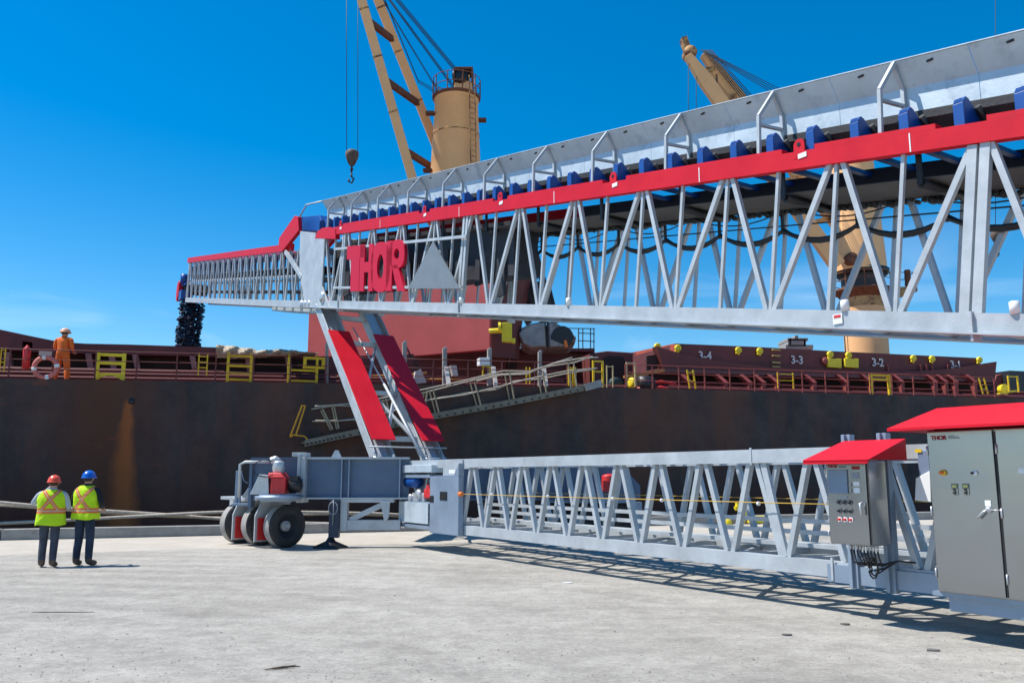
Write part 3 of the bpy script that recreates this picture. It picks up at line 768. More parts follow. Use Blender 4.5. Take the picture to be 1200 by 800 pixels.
# --- engine enclosure at the ship end of the lower frame
qe_ = -.14
def E(s, q, z): return M(s, q, z)
sa, sb_ = PMs(468, 590, qe_)[0], PMs(503.5, 590, qe_)[0]; sc_ = PMs(537, 590, qe_)[0]
p = MB(); p.box(M, sc_, sb_, qe_, -.005, .43, 1.72); ec = p.build('engine_cabinet', galvd, root, bevel=.012)
p = MB(); p.prism([M(sb_,qe_,1.72), M(sc_,qe_,1.72), M(sc_-.01,qe_,2.0), M(sc_+.2,qe_,1.74)], nv*.13); p.build('hood', galvd, ec)
FP((sb_+sc_)/2-.17, (sb_+sc_)/2+.17, 1.18, 1.37, 'window', black, ec, q=qe_-.002)
FP(sb_-.20, sb_-.02, 1.12, 1.27, 'latch_plate', black, ec, q=qe_-.002)
FP(sb_+.05, sa-.02, .62, 1.10, 'lower_panel', guardm, ec, q=qe_, t=.02)
p = MB(); p.box(M, sb_, sa, qe_, .35, .50, .58); p.box(M, sb_, sa, qe_, .35, 1.08, 1.12); p.box(M, sb_, sa, qe_, .35, 1.68, 1.75)
p.beam(M(sa-.03,qe_+.03,.5), M(sa-.03,qe_+.03,1.7), .05, .05, nv); p.box(M, sb_, sa, .33, .36, .5, 1.7)
p.build('engine_frame', galvd, ec)
p = MB(); p.box(M, sa-.15, sb_-.1, qe_-.02, .2, 1.80, 1.98); p.build('top_box', guardm, ec, bevel=.01)
p = MB(); em = (sa+sb_)/2
p.lathe(M(em+.35,.01,1.58), hv, [(-.3,.02),(-.28,.14),(.28,.14),(.3,.02)], 18); p.build('fuel_tank', bluep, ec)
p = MB(); p.box(M, em-.65, em-.3, -.05, .28, 1.2, 1.42); p.lathe(M(em-.5,.06,1.4), Z, [(0,.12),(.12,.13),(.16,.04)], 14); p.build('engine_shroud', redhot, ec, bevel=.03)
p = MB(); p.box(M, em-.3, em+.35, -.03, .30, 1.12, 1.32); p.lathe(M(em-.05,-.03,1.28), -nv, [(0,.13),(.06,.12),(.08,.03)], 14); p.lathe(M(em-.6,.05,1.5), Z, [(0,.09),(.14,.09),(.16,.03)], 12)
p.lathe(M(em+.4,-.03,1.2), -nv, [(0,.09),(.05,.09),(.06,.03)], 12); p.build('engine_block', silver, ec, bevel=.02)
FP(sc_+.14, sc_+.42, 1.78, 1.86, 'nameplate', whitep, ec, q=qe_-.005)
p = MB(); p.box(M, sc_, sc_+.9, -.04, .0, 1.72, 2.08); p.build('bracket_panel', galv, ec)
p = MB(); c = M(sc_-.05, -.11, 1.33); p.lathe(c, hv, [(-.06,.02),(-.05,.05),(.05,.05),(.06,.02)], 12); p.build('cord_switch', orange, root)

# --- near outrigger: deep plate girder with travel wheels
gY = 21.4
def G(x, y, z): return V((x, y, z))
gx0 = atY(470, 560, gY).x; gx1 = atY(355, 560, gY-.1).x; gx2 = atY(293.5, 560, gY-.2).x
zt_, zb2 = 2.13, 1.20
p = MB()
p.box(G, gx1, gx0+.2, gY-.02, gY+.02, zb2, zt_, webm)
p.box(G, gx1, gx0+.2, gY-.17, gY+.17, zt_, zt_+.05, galv); p.box(G, gx1, gx0+.2, gY-.17, gY+.17, zb2-.04, zb2, galv)
for px in (401.5, 410): x_ = atY(px, 560, gY).x; p.box(G, x_-.012, x_+.012, gY-.15, gY-.02, zb2, zt_, galvd)
p.box(G, gx0-.03, gx0, gY-.17, gY+.17, zb2, zt_, galvd)
og = p.build('outrigger_girder', galvd, root)
p = MB()
p.box(G, gx2, gx1, gY-.10, gY-.04, zb2, zt_+.0); p.box(G, gx2, gx1, gY-.2, gY+.12, zt_, zt_+.04); 
x_ = gx2; p.box(G, x_-.03, x_+.04, gY-.22, gY+.12, .95, zt_); 
p.build('end_girder', webm, root)
p = MB(); p.box(G, gx1-.1, gx1-.03, gY-.30, gY+.2, zb2-.12, zt_+.12); p.box(G, gx1-.03, gx1+.09, gY-.26, gY+.2, zb2-.12, zt_+.10); p.box(G, gx1-.25, gx1+.1, gY-.27, gY+.2, zt_+.06, zt_+.16)
fl = p.build('flange_joint', galv, root, bevel=.008)
for k in range(6):
    b = MB(); b.lathe(V((gx1+.05, gY-.26, zb2+.05+k*.18)), (0,-1,0), [(0,.022),(.03,.022),(.03,.01)], 6); b.build('bolt', silver, fl)
p = MB(); xx = atY(395, 538, gY).x; p.prism([V((xx-.13,gY-.1,zt_+.04)), V((xx+.13,gY-.1,zt_+.04)), V((xx+.04,gY-.1,zt_+.22)), V((xx-.04,gY-.1,zt_+.22))], (0,.05,0)); p.build('lifting_lug', galv, root)
# under frame of girder: support leg
def gx(px, Y=gY): return atY(px, 600, Y).x
p = MB()
p.box(G, gx(400), gx(408), gY-.15, gY+.1, .40, zb2-.04); p.box(G, gx(408), gx(470), gY-.12, gY+.08, .42, .66)
p.box(G, gx(400), gx(462), gY-.16, gY+.14, zb2-.12, zb2-.04)
p.beam(V((gx(411),gY-.05,.66)), V((gx(456),gY-.05,zb2-.1)), .1, .13, (0,1,0))
p.prism([V((gx(447),gY-.2,1.1)), V((gx(458),gY-.2,1.1)), V((gx(457),gY-.2,.72)), V((gx(452),gY-.2,.60))], (0,.06,0), guardm)
p.m = [0]*len(p.m); p.mats = [galv]
p.build('leg_frame', galv, root, bevel=.006)
p = MB(); p.box(G, gx(388), gx(399.5), gY-.25, gY-.02, .24, zb2-.05); jl = p.build('jack_leg', mat('dark blue jack', (.03,.045,.08), .5, .2), root, bevel=.01)
p = MB(); p.lathe(V((gx(390),gY-.15,0)), Z, [(0,.42),(.03,.42),(.16,.12),(.26,.06),(.3,.05)], 20); p.build('foot_pad', black, jl)
p = MB(); c = V((gx(393),gY-.3,.95)); p.tube([c+V((.11*math.cos(t*.5),0,.15*math.sin(t*.5)-.0)) for t in range(15)], .012, 6); p.tube([c+V((0,0,.2)), c+V((.02,-.02,0)), c+V((0,0,-.4))], .012, 6); p.build('hose', mat('grey hose', (.3,.33,.36), .5), jl)
# wheels
WD = V((-math.sin(R(48)), math.cos(R(48)), 0))      # axle direction (away to the left)
WT = V((math.cos(R(48)), math.sin(R(48)), 0))
w0 = V((0, 0, 0)); gc = ground(337, 641.5); w0 = V((gc.x, gc.y, .515))
def wheel(c, sc=1.0):
    r = .515
    p = MB()
    p.lathe(c, WD, [(0,.30),(-.01,.36),(-.01,.42),(.01,.465),(.03,.498),(.05,r),(.27,r),(.30,.495),(.32,.46),(.33,.36),(.33,.28)], 40, cap=False)
    t = p.build('wheel', tyrem, root)
    b = MB(); b.lathe(c, WD, [(.045,r+.003),(.06,r+.006),(.26,r+.006),(.28,r+.003)], 40, cap=False)
    b.build('tread', treadm, t)
    b = MB(); b.lathe(c, WD, [(.17,.02),(.17,.16),(.13,.20),(.05,.275),(.0,.30),(-.004,.315),(.005,.33),(.2,.32)], 32, cap=False); b.build('rim', rimm, t)
    b = MB(); b.lathe(c, WD, [(.17,.13),(.09,.125),(.08,.10),(.07,.05),(.0,.05),(-.01,.025)], 20)
    for k in range(6):
        an = k*math.pi/3; cc = c+(WT*math.cos(an)+Z*math.sin(an))*.09; b.lathe(cc+WD*.085, -WD, [(0,.016),(.03,.016),(.03,.004)], 6)
    b.build('hub', mat('light grey hub', (.42,.43,.44), .6, 0, .2, 12), t)
    return t
for i in range(3): wheel(w0+WD*1.02*i)
# forks between wheels and top platform
for i in range(2):
    c = w0+WD*(.62+1.02*i); q0w = c-WD*.13
    p = MB(); p.beam(c-Z*.30+WT*.0, c+Z*.55, .12, .42, WD); 
    p.prism([q0w-WT*.62-Z*.37, q0w-WT*.2-Z*.37, q0w-WT*.2+Z*.62, q0w-WT*.45+Z*.62, q0w-WT*.62+Z*.25], WD*.04); p.prism([c+WT*.30+Z*.25, c-WT*.25+Z*.25, c-WT*.22+Z*.62, c+WT*.5+Z*.62], WD*.05)
    fk = p.build('wheel_fork', galv, root)
    b = MB(); b.beam(c-Z*.28-WT*.225, c+Z*.16-WT*.225, .14, .02, WD); b.build('fork_plate', redhot, fk)
    b = MB(); q_ = c-WD*.17; b.prism([q_-WT*.56-Z*.33, q_-WT*.30-Z*.33, q_-WT*.30+Z*.20, q_-WT*.56+Z*.20], WD*.03); b.build('fork_plate', redhot, fk)
c = w0+WD*1.1
p = MB(); p.beam(c-WD*1.0+Z*.64, c+WD*1.5+Z*.64, .75, .08, WT)
p.beam(c+WD*1.45+Z*.6, c+WD*1.45+Z*.0, .05, .4, WT)
p.build('bogie_beam', galv, root, bevel=.01)
# turntable and gear motor
tcx = atY(327, 585, gY-.5)
p = MB(); p.lathe(V((tcx.x,gY-.5,1.12)), Z, [(0,.45),(.05,.45),(.05,.58),(.13,.58),(.13,.50),(.17,.5)], 28); p.build('slewing_ring', galvd, root)
p = MB(); p.box(G, atY(319,570,gY-.7).x, atY(336,570,gY-.7).x, gY-.85, gY-.4, 1.30, 1.68); 
p.prism([V((tcx.x-.20,gY-.86,1.68)), V((tcx.x+.20,gY-.86,1.68)), V((tcx.x+.1,gY-.80,1.80)), V((tcx.x-.2,gY-.80,1.80))], (0,.5,0)); gmo = p.build('gear_motor', redhot, root, bevel=.02)
p = MB(); p.prism([V((tcx.x-.62,gY-.8,1.29)), V((tcx.x-.17,gY-.8,1.29)), V((tcx.x-.2,gY-.8,1.72)), V((tcx.x-.42,gY-.8,1.76))], (0,.5,0)); p.lathe(V((tcx.x-.02,gY-.6,1.8)), Z, [(0,.12),(.1,.15),(.25,.13),(.3,.05)], 16)
p.tube([V((tcx.x-.02,gY-.6,2.05)), V((tcx.x-.1,gY-.6,2.12)), V((tcx.x-.2,gY-.6,2.08))], .09, 10)
p.build('gearbox', silver, gmo, bevel=.01)
p = MB(); p.lathe(V((tcx.x+.26,gY-.6,1.5)), (1,0,0), [(0,.1),(.02,.17),(.28,.17),(.3,.1)], 18); p.box(G, tcx.x+.3, tcx.x+.5, gY-.75, gY-.5, 1.6, 1.72); p.build('motor', black, gmo)
p = MB(); c = V((tcx.x-.25,gY-.9,1.9)); p.tube([c+V((.3*math.cos(t*.4+1),0,.2*math.sin(t*.4+1))) for t in range(12)], .012, 6); p.build('hose', black, gmo)
# second drive and rail posts on the left
p = MB(); p.prism([V((gx2-.36,gY+.3,1.18)), V((gx2-.02,gY+.3,1.18)), V((gx2-.02,gY+.3,1.62)), V((gx2-.12,gY+.3,1.55))], (0,.4,0)); p.lathe(V((gx2-.15,gY+.6,1.10)), Z, [(0,.36),(.06,.36)], 20); p.build('gear_motor', silver, root, bevel=.01)
p = MB(); p.box(G, gx2-.43, gx2-.37, gY-.0, gY+.12, 1.05, 1.85); p.box(G, gx2-.35, gx2-.30, gY, gY+.1, 1.05, 1.85); p.box(G, gx2-.45, gx2-.04, gY-.1, gY+.15, 1.0, 1.06)
p.tube([V((gx2-.3,gY,1.85)), V((gx2-.22,gY,1.6)), V((gx2-.12,gY,1.55))], .012, 5); p.build('guard_post', galvd, root, bevel=.008)
p = MB(); p.tube([V((gx(284),gY-.35,1.2)), V((gx(284),gY-.35,2.0)), V((gx(290),gY-.35,2.06)), V((gx(318),gY-.35,2.06))], .035, 8); p.build('conduit', galv, root)

# --- far outrigger seen through the truss
fY = 24.2
fx0, fx1 = atY(520, 565, fY-1.5).x, atY(706, 565, fY).x
def GF(x, y, z): return V((x, y, z))
p = MB(); p.box(GF, fx0, fx1, fY-.02, fY+.02, 1.1, 2.05); p.box(GF, fx0, fx1, fY-.2, fY+.2, 2.05, 2.1); p.box(GF, fx0, fx1, fY-.2, fY+.2, 1.06, 1.1)
for f_ in (.25, .5, .75): x_ = fx0+(fx1-fx0)*f_; p.box(GF, x_-.015, x_+.015, fY-.18, fY-.02, 1.1, 2.05)
xe = atY(750, 565, fY).x
p.prism([V((fx1,fY-.02,2.05)), V((fx1,fY-.02,1.1)), V((xe,fY-.02,1.1)), V((xe,fY-.02,1.45)), V((xe-.4,fY-.02,1.9))], (0,.04,0))
p.build('far_outrigger_girder', webm, root)
for px in (660, 700, 735):
    c = V((atY(px,600,fY+.1).x, fY+.1, .515)); wheel_ax = WD
    b = MB(); b.lathe(c, V((-.5,.86,0)), [(0,.30),(0,.42),(.07,.515),(.38,.515),(.45,.42),(.45,.28)], 28, cap=False); wt = b.build('wheel', tyrem, root)
    b = MB(); b.lathe(c, V((-.5,.86,0)), [(.14,.01),(.1,.15),(.05,.25),(-.004,.31),(.1,.3)], 24, cap=False); b.build('rim', rimm, wt)
p = MB(); p.box(GF, atY(640,600,fY).x, atY(745,600,fY).x, fY-.1, fY+.5, .98, 1.08); p.box(GF, atY(650,600,fY).x, atY(655,600,fY).x, fY-.1, fY+.3, .5, 1.0); p.box(GF, atY(745,600,fY).x, atY(752,600,fY).x, fY-.1, fY+.3, .45, 1.0); p.build('bogie_beam', galvd, root)
p = MB(); x_ = atY(712, 565, fY-.4).x; p.box(GF, x_-.15, x_+.2, fY-.5, fY-.15, 1.30, 1.62); p.lathe(V((x_+.05,fY-.3,1.62)), Z, [(0,.2),(.12,.2),(.16,.05)], 14); p.build('gear_motor', redhot, root, bevel=.03)
# magenta-red motor cover at the far drive
x_ = atY(708, 560, fY-.6).x
p = MB(); x_ = atY(706.5, 560, fY-.6).x
# ================================================================== SHIP
ship = empty('bulk_carrier', S(20, 12, -2.2), 'long dark hulled bulk carrier with maroon deck moored behind the conveyor', 'ship')
def hull_material():
    m, nd, lk = nodemat('worn black hull paint'); b = nd['Principled BSDF']; b.inputs['Roughness'].default_value = .8; b.inputs['Specular IOR Level'].default_value = .25
    tc = nd.new('ShaderNodeTexCoord')
    geo = tc.outputs['Object']
    da = nd.new('ShaderNodeVectorMath'); da.operation = 'DOT_PRODUCT'; lk.new(geo, da.inputs[0]); da.inputs[1].default_value = tuple(ev)
    base0 = (V((0,0,0))-(ship.location-S0)).dot(ev)
    sxyz = nd.new('ShaderNodeSeparateXYZ'); lk.new(geo, sxyz.inputs[0])
    def math_(op, a, b_=None, c_=None):
        n = nd.new('ShaderNodeMath'); n.operation = op
        for i, x in enumerate((a, b_, c_)):
            if x is None: continue
            if isinstance(x, (int, float)): n.inputs[i].default_value = x
            else: lk.new(x, n.inputs[i])
        return n.outputs[0]
    def noise(sc, det=8, ro=.65, scl=None):
        n = nd.new('ShaderNodeTexNoise'); n.inputs['Scale'].default_value = sc; n.inputs['Detail'].default_value = det; n.inputs['Roughness'].default_value = ro
        cv = nd.new('ShaderNodeCombineXYZ'); lk.new(math_('MULTIPLY', da.outputs['Value'], scl[0] if scl else 1.), cv.inputs[0]); lk.new(math_('MULTIPLY', sxyz.outputs[2], scl[1] if scl else 1.), cv.inputs[2])
        lk.new(cv.outputs[0], n.inputs['Vector']); return n.outputs['Fac']
    def ramp(fac, p0, p1, c0=(0,0,0), c1=(1,1,1)):
        r = nd.new('ShaderNodeValToRGB'); e = r.color_ramp.elements; e[0].position = p0; e[1].position = p1; e[0].color = (*c0, 1); e[1].color = (*c1, 1); lk.new(fac, r.inputs['Fac']); return r.outputs['Color']
    def mix(f, a, c):
        x = nd.new('ShaderNodeMixRGB')
        if isinstance(f, float): x.inputs['Fac'].default_value = f
        else: lk.new(f, x.inputs['Fac'])
        for i, v in ((1, a), (2, c)):
            if isinstance(v, tuple): x.inputs[i].default_value = (*v, 1)
            else: lk.new(v, x.inputs[i])
        return x.outputs[0]
    col = ramp(noise(.6, 10, .75), .36, .64, (.036, .032, .035), (.088, .068, .064))
    z = math_('ADD', sxyz.outputs[2], -2.2)   # world height
    a = math_('ADD', da.outputs['Value'], (ship.location-S0).dot(ev))
    # vertical washes of rust
    col = mix(math_('MULTIPLY', ramp(noise(1, 9, .7, (.35, .07)), .42, .62), .7), col, (.15, .062, .038))
    # boot-topping: reddish below about 1.2 m
    zz = math_('ADD', z, math_('MULTIPLY', noise(.5, 9, .7), 1.4))
    mr = nd.new('ShaderNodeMapRange'); mr.inputs['From Min'].default_value = 2.3; mr.inputs['From Max'].default_value = .9; lk.new(zz, mr.inputs['Value'])
    col = mix(math_('MULTIPLY', mr.outputs['Result'], .75), col, ramp(noise(1.5, 8), .3, .7, (.07, .018, .012), (.13, .045, .028)))
    # big orange streak from the scupper
    aa = math_('ABSOLUTE', math_('SUBTRACT', math_('ADD', a, math_('MULTIPLY', noise(1.2, 5), .5)), 4.38))
    wd = math_('ADD', .16, math_('MULTIPLY', math_('SUBTRACT', 4.6, z), .13))
    fa = math_('SUBTRACT', 1.0, math_('DIVIDE', aa, wd))
    top = nd.new('ShaderNodeMapRange'); top.inputs['From Min'].default_value = 4.52; top.inputs['From Max'].default_value = 4.3; lk.new(z, top.inputs['Value'])
    fs = math_('MULTIPLY', math_('MAXIMUM', fa, 0.0), math_('MULTIPLY', top.outputs['Result'], .95))
    fsn = math_('MULTIPLY', fs, math_('ADD', .45, noise(2, 8, .7, (1.5, .25))))
    fsn = math_('MULTIPLY', fsn, 1.5); fsn.node.use_clamp = True
    col = mix(fsn, col, (.60, .17, .045))
    # wide faint brown halo left of it
    ab = math_('SUBTRACT', 1.0, math_('DIVIDE', math_('ABSOLUTE', math_('SUBTRACT', a, 3.4)), 2.3)); abn = math_('MULTIPLY', math_('MAXIMUM', ab, 0.0), .8)
    col = mix(abn, col, (.12, .045, .024))
    # scraped pale marks
    col = mix(math_('MULTIPLY', ramp(noise(1, 12, .8, (.9, 2.2)), .66, .71), .7), col, (.24, .20, .185))
    col = mix(math_('MULTIPLY', ramp(noise(1, 10, .75, (.22, .6)), .60, .68), .7), col, (.26, .075, .038))
    lk.new(col, b.inputs['Base Color'])
    # welded plate seams + dents
    br = nd.new('ShaderNodeTexBrick'); br.inputs['Scale'].default_value = 1; br.inputs['Brick Width'].default_value = 5.5; br.inputs['Row Height'].default_value = 1.9; br.inputs['Mortar Size'].default_value = .02; br.inputs['Mortar Smooth'].default_value = 1
    cv = nd.new('ShaderNodeCombineXYZ'); lk.new(a, cv.inputs[0]); lk.new(z, cv.inputs[1]); lk.new(cv.outputs[0], br.inputs['Vector'])
    bp = nd.new('ShaderNodeBump'); bp.inputs['Strength'].default_value = .4; bp.inputs['Distance'].default_value = .03
    lk.new(math_('ADD', math_('MULTIPLY', br.outputs['Fac'], .6), math_('MULTIPLY', noise(.8, 5), 2.0)), bp.inputs['Height']); lk.new(bp.outputs['Normal'], b.inputs['Normal'])
    return m
AS = [-70, -40, -20, 0, 7, 14, 24, 34, 44, 60, 80, 110]
p = MB(); vs = []; fs = []
Wd = 26.
for a_ in AS: vs += [S(a_,0,-2.6), S(a_,0,deckz(a_)-.0), S(a_,.12,deckz(a_)-.0), S(a_,.12,deckz(a_)-.08), S(a_,Wd,deckz(a_)-.08), S(a_,Wd,-2.6)]
for i in range(len(AS)-1):
    for j in range(5): fs.append((i*6+j, i*6+j+1, (i+1)*6+j+1, (i+1)*6+j))
fs += [tuple(range(6)), tuple((len(AS)-1)*6+j for j in range(6))]
p.add(vs, fs); p.build('hull', hull_material(), ship)
p = MB(); vs = []; fs = []
for a_ in AS: vs += [S(a_,.14,deckz(a_)-.07), S(a_,Wd-.1,deckz(a_)-.07)]
for i in range(len(AS)-1): fs.append((2*i, 2*i+1, 2*i+3, 2*i+2))
p.add(vs, fs); p.build('deck', maroon, ship)
p = MB(); b_ = PS(154, 470, -.01)
p.lathe(b_, mv, [(-.01,.0),(-.02,.11),(.03,.12)], 14); p.build('scupper', black, ship)
def BX(a_, b0, b1, z0, z1, a1): pass
# ---- left hatch coaming and cover edge
def cover_strip(pts_top, pts_bot, b, th, name, m, par):
    mb = MB(); n_ = len(pts_top)
    T_ = [PS(x, y, b) for x, y in pts_top]; B_ = [PS(x, y, b) for x, y in pts_bot]
    vs = []
    for t_, u_ in zip(T_, B_): vs += [t_, u_, u_+mv*th, t_+mv*th]
    fs = []
    for i in range(n_-1):
        for j in range(4): fs.append((4*i+j, 4*i+(j+1) % 4, 4*i+4+(j+1) % 4, 4*i+4+j))
    fs += [(0,1,2,3), tuple(4*(n_-1)+j for j in range(4))]
    mb.add(vs, fs); return mb.build(name, m, par)
cv = cover_strip([(-300,345),(-60,375),(0,386),(26,391.5)], [(-300,388),(-60,405),(0,409),(26,411)], 3.0, 9, 'hatch_cover', maroon, ship)
cover_strip([(26,391.5),(38,394)], [(26,399.5),(38,401)], 3.0, 9, 'hatch_cover_lip', maroon, ship)
cover_strip([(26,407),(38,407.5)], [(26,411),(38,412)], 3.0, 9, 'hatch_cover_lip', maroon, ship)
cover_strip([(38,394),(70,400.5),(100,402.5),(150,403.5),(256,407)], [(38,412),(70,413),(100,414),(150,415),(256,418)], 3.0, 9, 'hatch_cover', maroon, ship)
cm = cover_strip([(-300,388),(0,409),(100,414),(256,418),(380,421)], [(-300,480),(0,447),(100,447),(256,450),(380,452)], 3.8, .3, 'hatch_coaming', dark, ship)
for px in (-40, 6, 102, 129, 157, 224, 289, 336):
    b = MB(); a_, z_ = sh(px, 415, 2.9); zd = deckz(a_)
    b.prism([S(a_-.1,3.0,z_+.1), S(a_+.12,3.0,z_+.1), S(a_+.25,3.0,z_-.55), S(a_+.05,3.0,z_-.55)], mv*.5)
    b.prism([S(a_+.05,3.1,z_-.5), S(a_+.25,3.1,z_-.5), S(a_+.22,3.1,zd-.05), S(a_+.08,3.1,zd-.05)], mv*.5)
    b.build('coaming_stay', mat('faded pink stay paint', (.30,.13,.12), .7, 0, .2, 3), cm)
# long pipes on the deck
for (z_, b_, r_, a0_, a1_) in ((.42,2.0,.07,-30,22),(.62,2.6,.09,-30,13),(.2,1.5,.08,-30,60),(.35,2.1,.06,24,60),(.6,2.7,.09,26,60)):
    p = MB(); pts = [S(a_,b_,deckz(a_)+z_) for a_ in range(int(a0_), int(a1_)+1, 4)]; p.tube(pts, r_, 8); pp = p.build('deck_pipe', maroon, ship)
    p = MB()
    for a_ in range(int(a0_), int(a1_), 4): p.beam(S(a_+1,b_,deckz(a_)-.1), S(a_+1,b_,deckz(a_)+z_), .08, .08, mv)
    p.build('pipe_support', maroon2, pp)
# railings
def railing(a0_, a1_, step=1.36, b_=.18, m=maroon, top=maroon2, h=1.06, rails=(.36,.70,1.06)):
    n_ = max(1, round((a1_-a0_)/step)); st_ = (a1_-a0_)/n_
    p = MB()
    for k, rz in enumerate(rails):
        pts = [S(a0_+st_*i, b_, deckz(a0_+st_*i)+rz) for i in range(n_+1)]
        p.tube(pts, .016 if k < len(rails)-1 else .02, 5)
    rl_ = p.build('railing', m if m is maroon else top, ship)
    for i in range(n_+1):
        a_ = a0_+st_*i; b = MB(); b.beam(S(a_,b_,deckz(a_)), S(a_,b_,deckz(a_)+h), .045, .05, mv)
        b.prism([S(a_-.05,b_-.01,deckz(a_)), S(a_+.05,b_-.01,deckz(a_)), S(a_+.01,b_-.01,deckz(a_)+.22), S(a_-.01,b_-.01,deckz(a_)+.22)], mv*.03)
        b.build('stanchion', m, rl_)
railing(-8, 13.9); railing(14, 21.4, top=maroon2); railing(24.2, 45.6, m=maroon2)
# yellow ladders and gates
def yladder(px0, px1, pyt, pyb, rungs, b_=.5, m=yellow, w=.09, arch=False, lean=0, name='yellow_ladder'):
    a0_, zt1 = sh(px0, pyt, b_); a1_, _ = sh(px1, pyt, b_); _, zb1 = sh((px0+px1)/2, pyb, b_)
    mb = MB()
    for a_ in (a0_, a1_): mb.beam(S(a_+lean,b_,zb1), S(a_,b_,zt1), w, w, mv)
    for f_ in rungs: z_ = zb1+(zt1-zb1)*f_; mb.beam(S(a0_+lean*(1-f_),b_,z_), S(a1_+lean*(1-f_),b_,z_), w*.8, w*.8, mv)
    if arch: mb.prism([S(a0_,b_-.02,zb1), S(a0_,b_-.02,zb1+.25), S(a1_,b_-.02,zb1+.25), S(a1_,b_-.02,zb1), S((a0_+a1_)/2+.12,b_-.02,zb1+.15), S((a0_+a1_)/2-.12,b_-.02,zb1+.15)], mv*.04)
    return mb.build(name, m, ship)
yladder(115.5, 146, 413, 445, (.93,.62), m=yellowb, w=.13, arch=True, name='yellow_gate')
yladder(268, 295, 413, 447.5, (.9,.55,.3,.08), w=.1)
yladder(233.5, 243.5, 413.5, 440, (.85,.6,.35), w=.05); yladder(2, 7, 407, 436, (.9,.4), w=.04); 
yladder(339, 372, 415, 449, (.08,.45), w=.09, name='yellow_gate'); yladder(357.5, 379, 418, 432, (.1,.9), w=.12, name='yellow_locker')
yladder(805, 812, 433, 455, (.4,.85), w=.06, lean=.12); yladder(911, 929, 436, 455, (.9,.5), w=.05); yladder(1020, 1041, 438, 463, (.95,.75), w=.12, name='yellow_gate'); yladder(1147, 1153, 443, 461, (.3,.6), w=.06, lean=.2)
yladder(1181, 1192, 440, 459, (.95,), w=.07, m=yellow)
# ---- raised hatch cover leaf
pA = atY(360, 417, 44.5); pB = atY(574, 407, 38.6)
pAt = atY(357, 330, 44.5); pBt = atY(574, 305, 38.6)
ld = (pB-pA); ld.z = 0; ld.normalize(); lnrm = V((-ld.y, ld.x, 0))
p = MB(); zlo, zhi = pA.z-.2, pAt.z-.6
mid = pA*.35+pB*.65
low_edge = [pA-Z*.3, pA*.6+pB*.4 - Z*.32, mid-Z*.25, pB-Z*.1]
p.prism([*low_edge, V((pB.x,pB.y,pBt.z-.6)), V((pA.x,pA.y,pBt.z-.6))], lnrm*.35)
lf = p.build('hatch_cover_leaf', leafm, ship, bevel=.03)
p = MB(); pC = atY(628, 407, 39.5); 
p.prism([pB+V((.02,.1,-.4)), V((pC.x-1.0,pC.y,pB.z-.4)), V((pC.x-.85,pC.y,pB.z+1.3)), V((pC.x,pC.y,atY(628,276,39.5).z)), V((pB.x+.02,pB.y+.1,atY(574,272,39).z))], lnrm*.4); p.build('hatch_cover_leaf', maroon, ship)
p = MB(); Yd = 38.0
p.prism([atY(588,378,Yd), atY(600,377,Yd), atY(600,401,Yd), atY(588,400,Yd)], (0,.3,0)); p.tube([atY(573,388,Yd), atY(588,387,Yd)], .12, 8); p.lathe(atY(587,384,Yd), (-1,0,0), [(0,.25),(.12,.25)], 14); p.prism([atY(600,396,Yd), atY(604,396,Yd), atY(604,402,Yd), atY(600,402,Yd)], (0,.2,0)); p.build('hatch_hinge', yellowb, lf, bevel=.02)
p = MB(); p.prism([atY(621,271,38.5), atY(629,272,38.5), atY(629,276,38.5), atY(621,275,38.5)], (0,.3,0)); p.build('locking_lug', yellow, lf)
# coaming in the middle
cover_strip([(330,420),(500,414),(560,405),(600,408),(697,408)], [(330,452),(500,452),(560,452),(600,453),(697,455)], 6.5, .5, 'hatch_coaming', maroon, ship)
p = MB(); p.prism([PS(597,408,5.9), PS(697,409,5.9), PS(697,412,5.9), PS(597,411,5.9)], mv*3.0); p.build('hatch_platform', maroon, ship)
p = MB(); p.prism([PS(603,384,6.3), PS(606,430,6.3), PS(588,452,6.3), PS(598,420,6.3)], mv*.2); p.build('dark_slot', dark, ship)
# horizontal pipes/rails in the middle
p = MB(); p.tube([PS(390,446,3.0), PS(520,448,3.0), PS(690,452,3.0)], .11, 8); p.build('deck_pipe', redhot and maroon2, ship)
p = MB(); p.tube([PS(395,441,1.5), PS(470,440,1.5), PS(500,437,1.5)], .05, 6); p.tube([PS(470,444,1.5), PS(540,445,1.5)], .05, 6); p.build('hose_reel_pipe', mat('ochre pipe', (.45,.2,.05), .7), ship)
def spost(px, pyt, pyb, b_, w=.17, m=grey, name='deck_post'):
    q_ = MB(); q_.beam(PS(px,pyb,b_), PS(px,pyt,b_), w, w, mv); q_.lathe(PS(px+1,pyt,b_), mv, [(-.05,.02),(-.05,.07),(.05,.07),(.05,.02)], 10); return q_.build(name, m, ship, bevel=.01)
spost(383, 402, 450, 1.0, .12); spost(474, 401, 452, 1.2); spost(521, 408, 452, 1.2); spost(573.5, 409, 452, 1.2); spost(632.5, 412, 456, 1.2, .15)
for px in (526, 581, 640):
    q_ = MB(); q_.beam(PS(px-3,430,.3), PS(px,452,-.15), .1, .16, mv); q_.build('davit_arm', mat('pale davit paint', (.55,.50,.46), .7, 0, .2, 3), ship)
q_ = MB(); q_.prism([PS(528,428,1.2), PS(535,428,1.2), PS(537,440,1.2), PS(531,440,1.2)], mv*.3); q_.build('fairlead', mat('pale davit paint', (.55,.50,.46), .7), ship); q_ = MB(); q_.prism([PS(487,435,1.2), PS(493,432,1.2), PS(500,448,1.2), PS(484,450,1.2)], mv*.3); q_.build('fairlead', mat('pale davit paint', (.55,.50,.46), .7), ship)
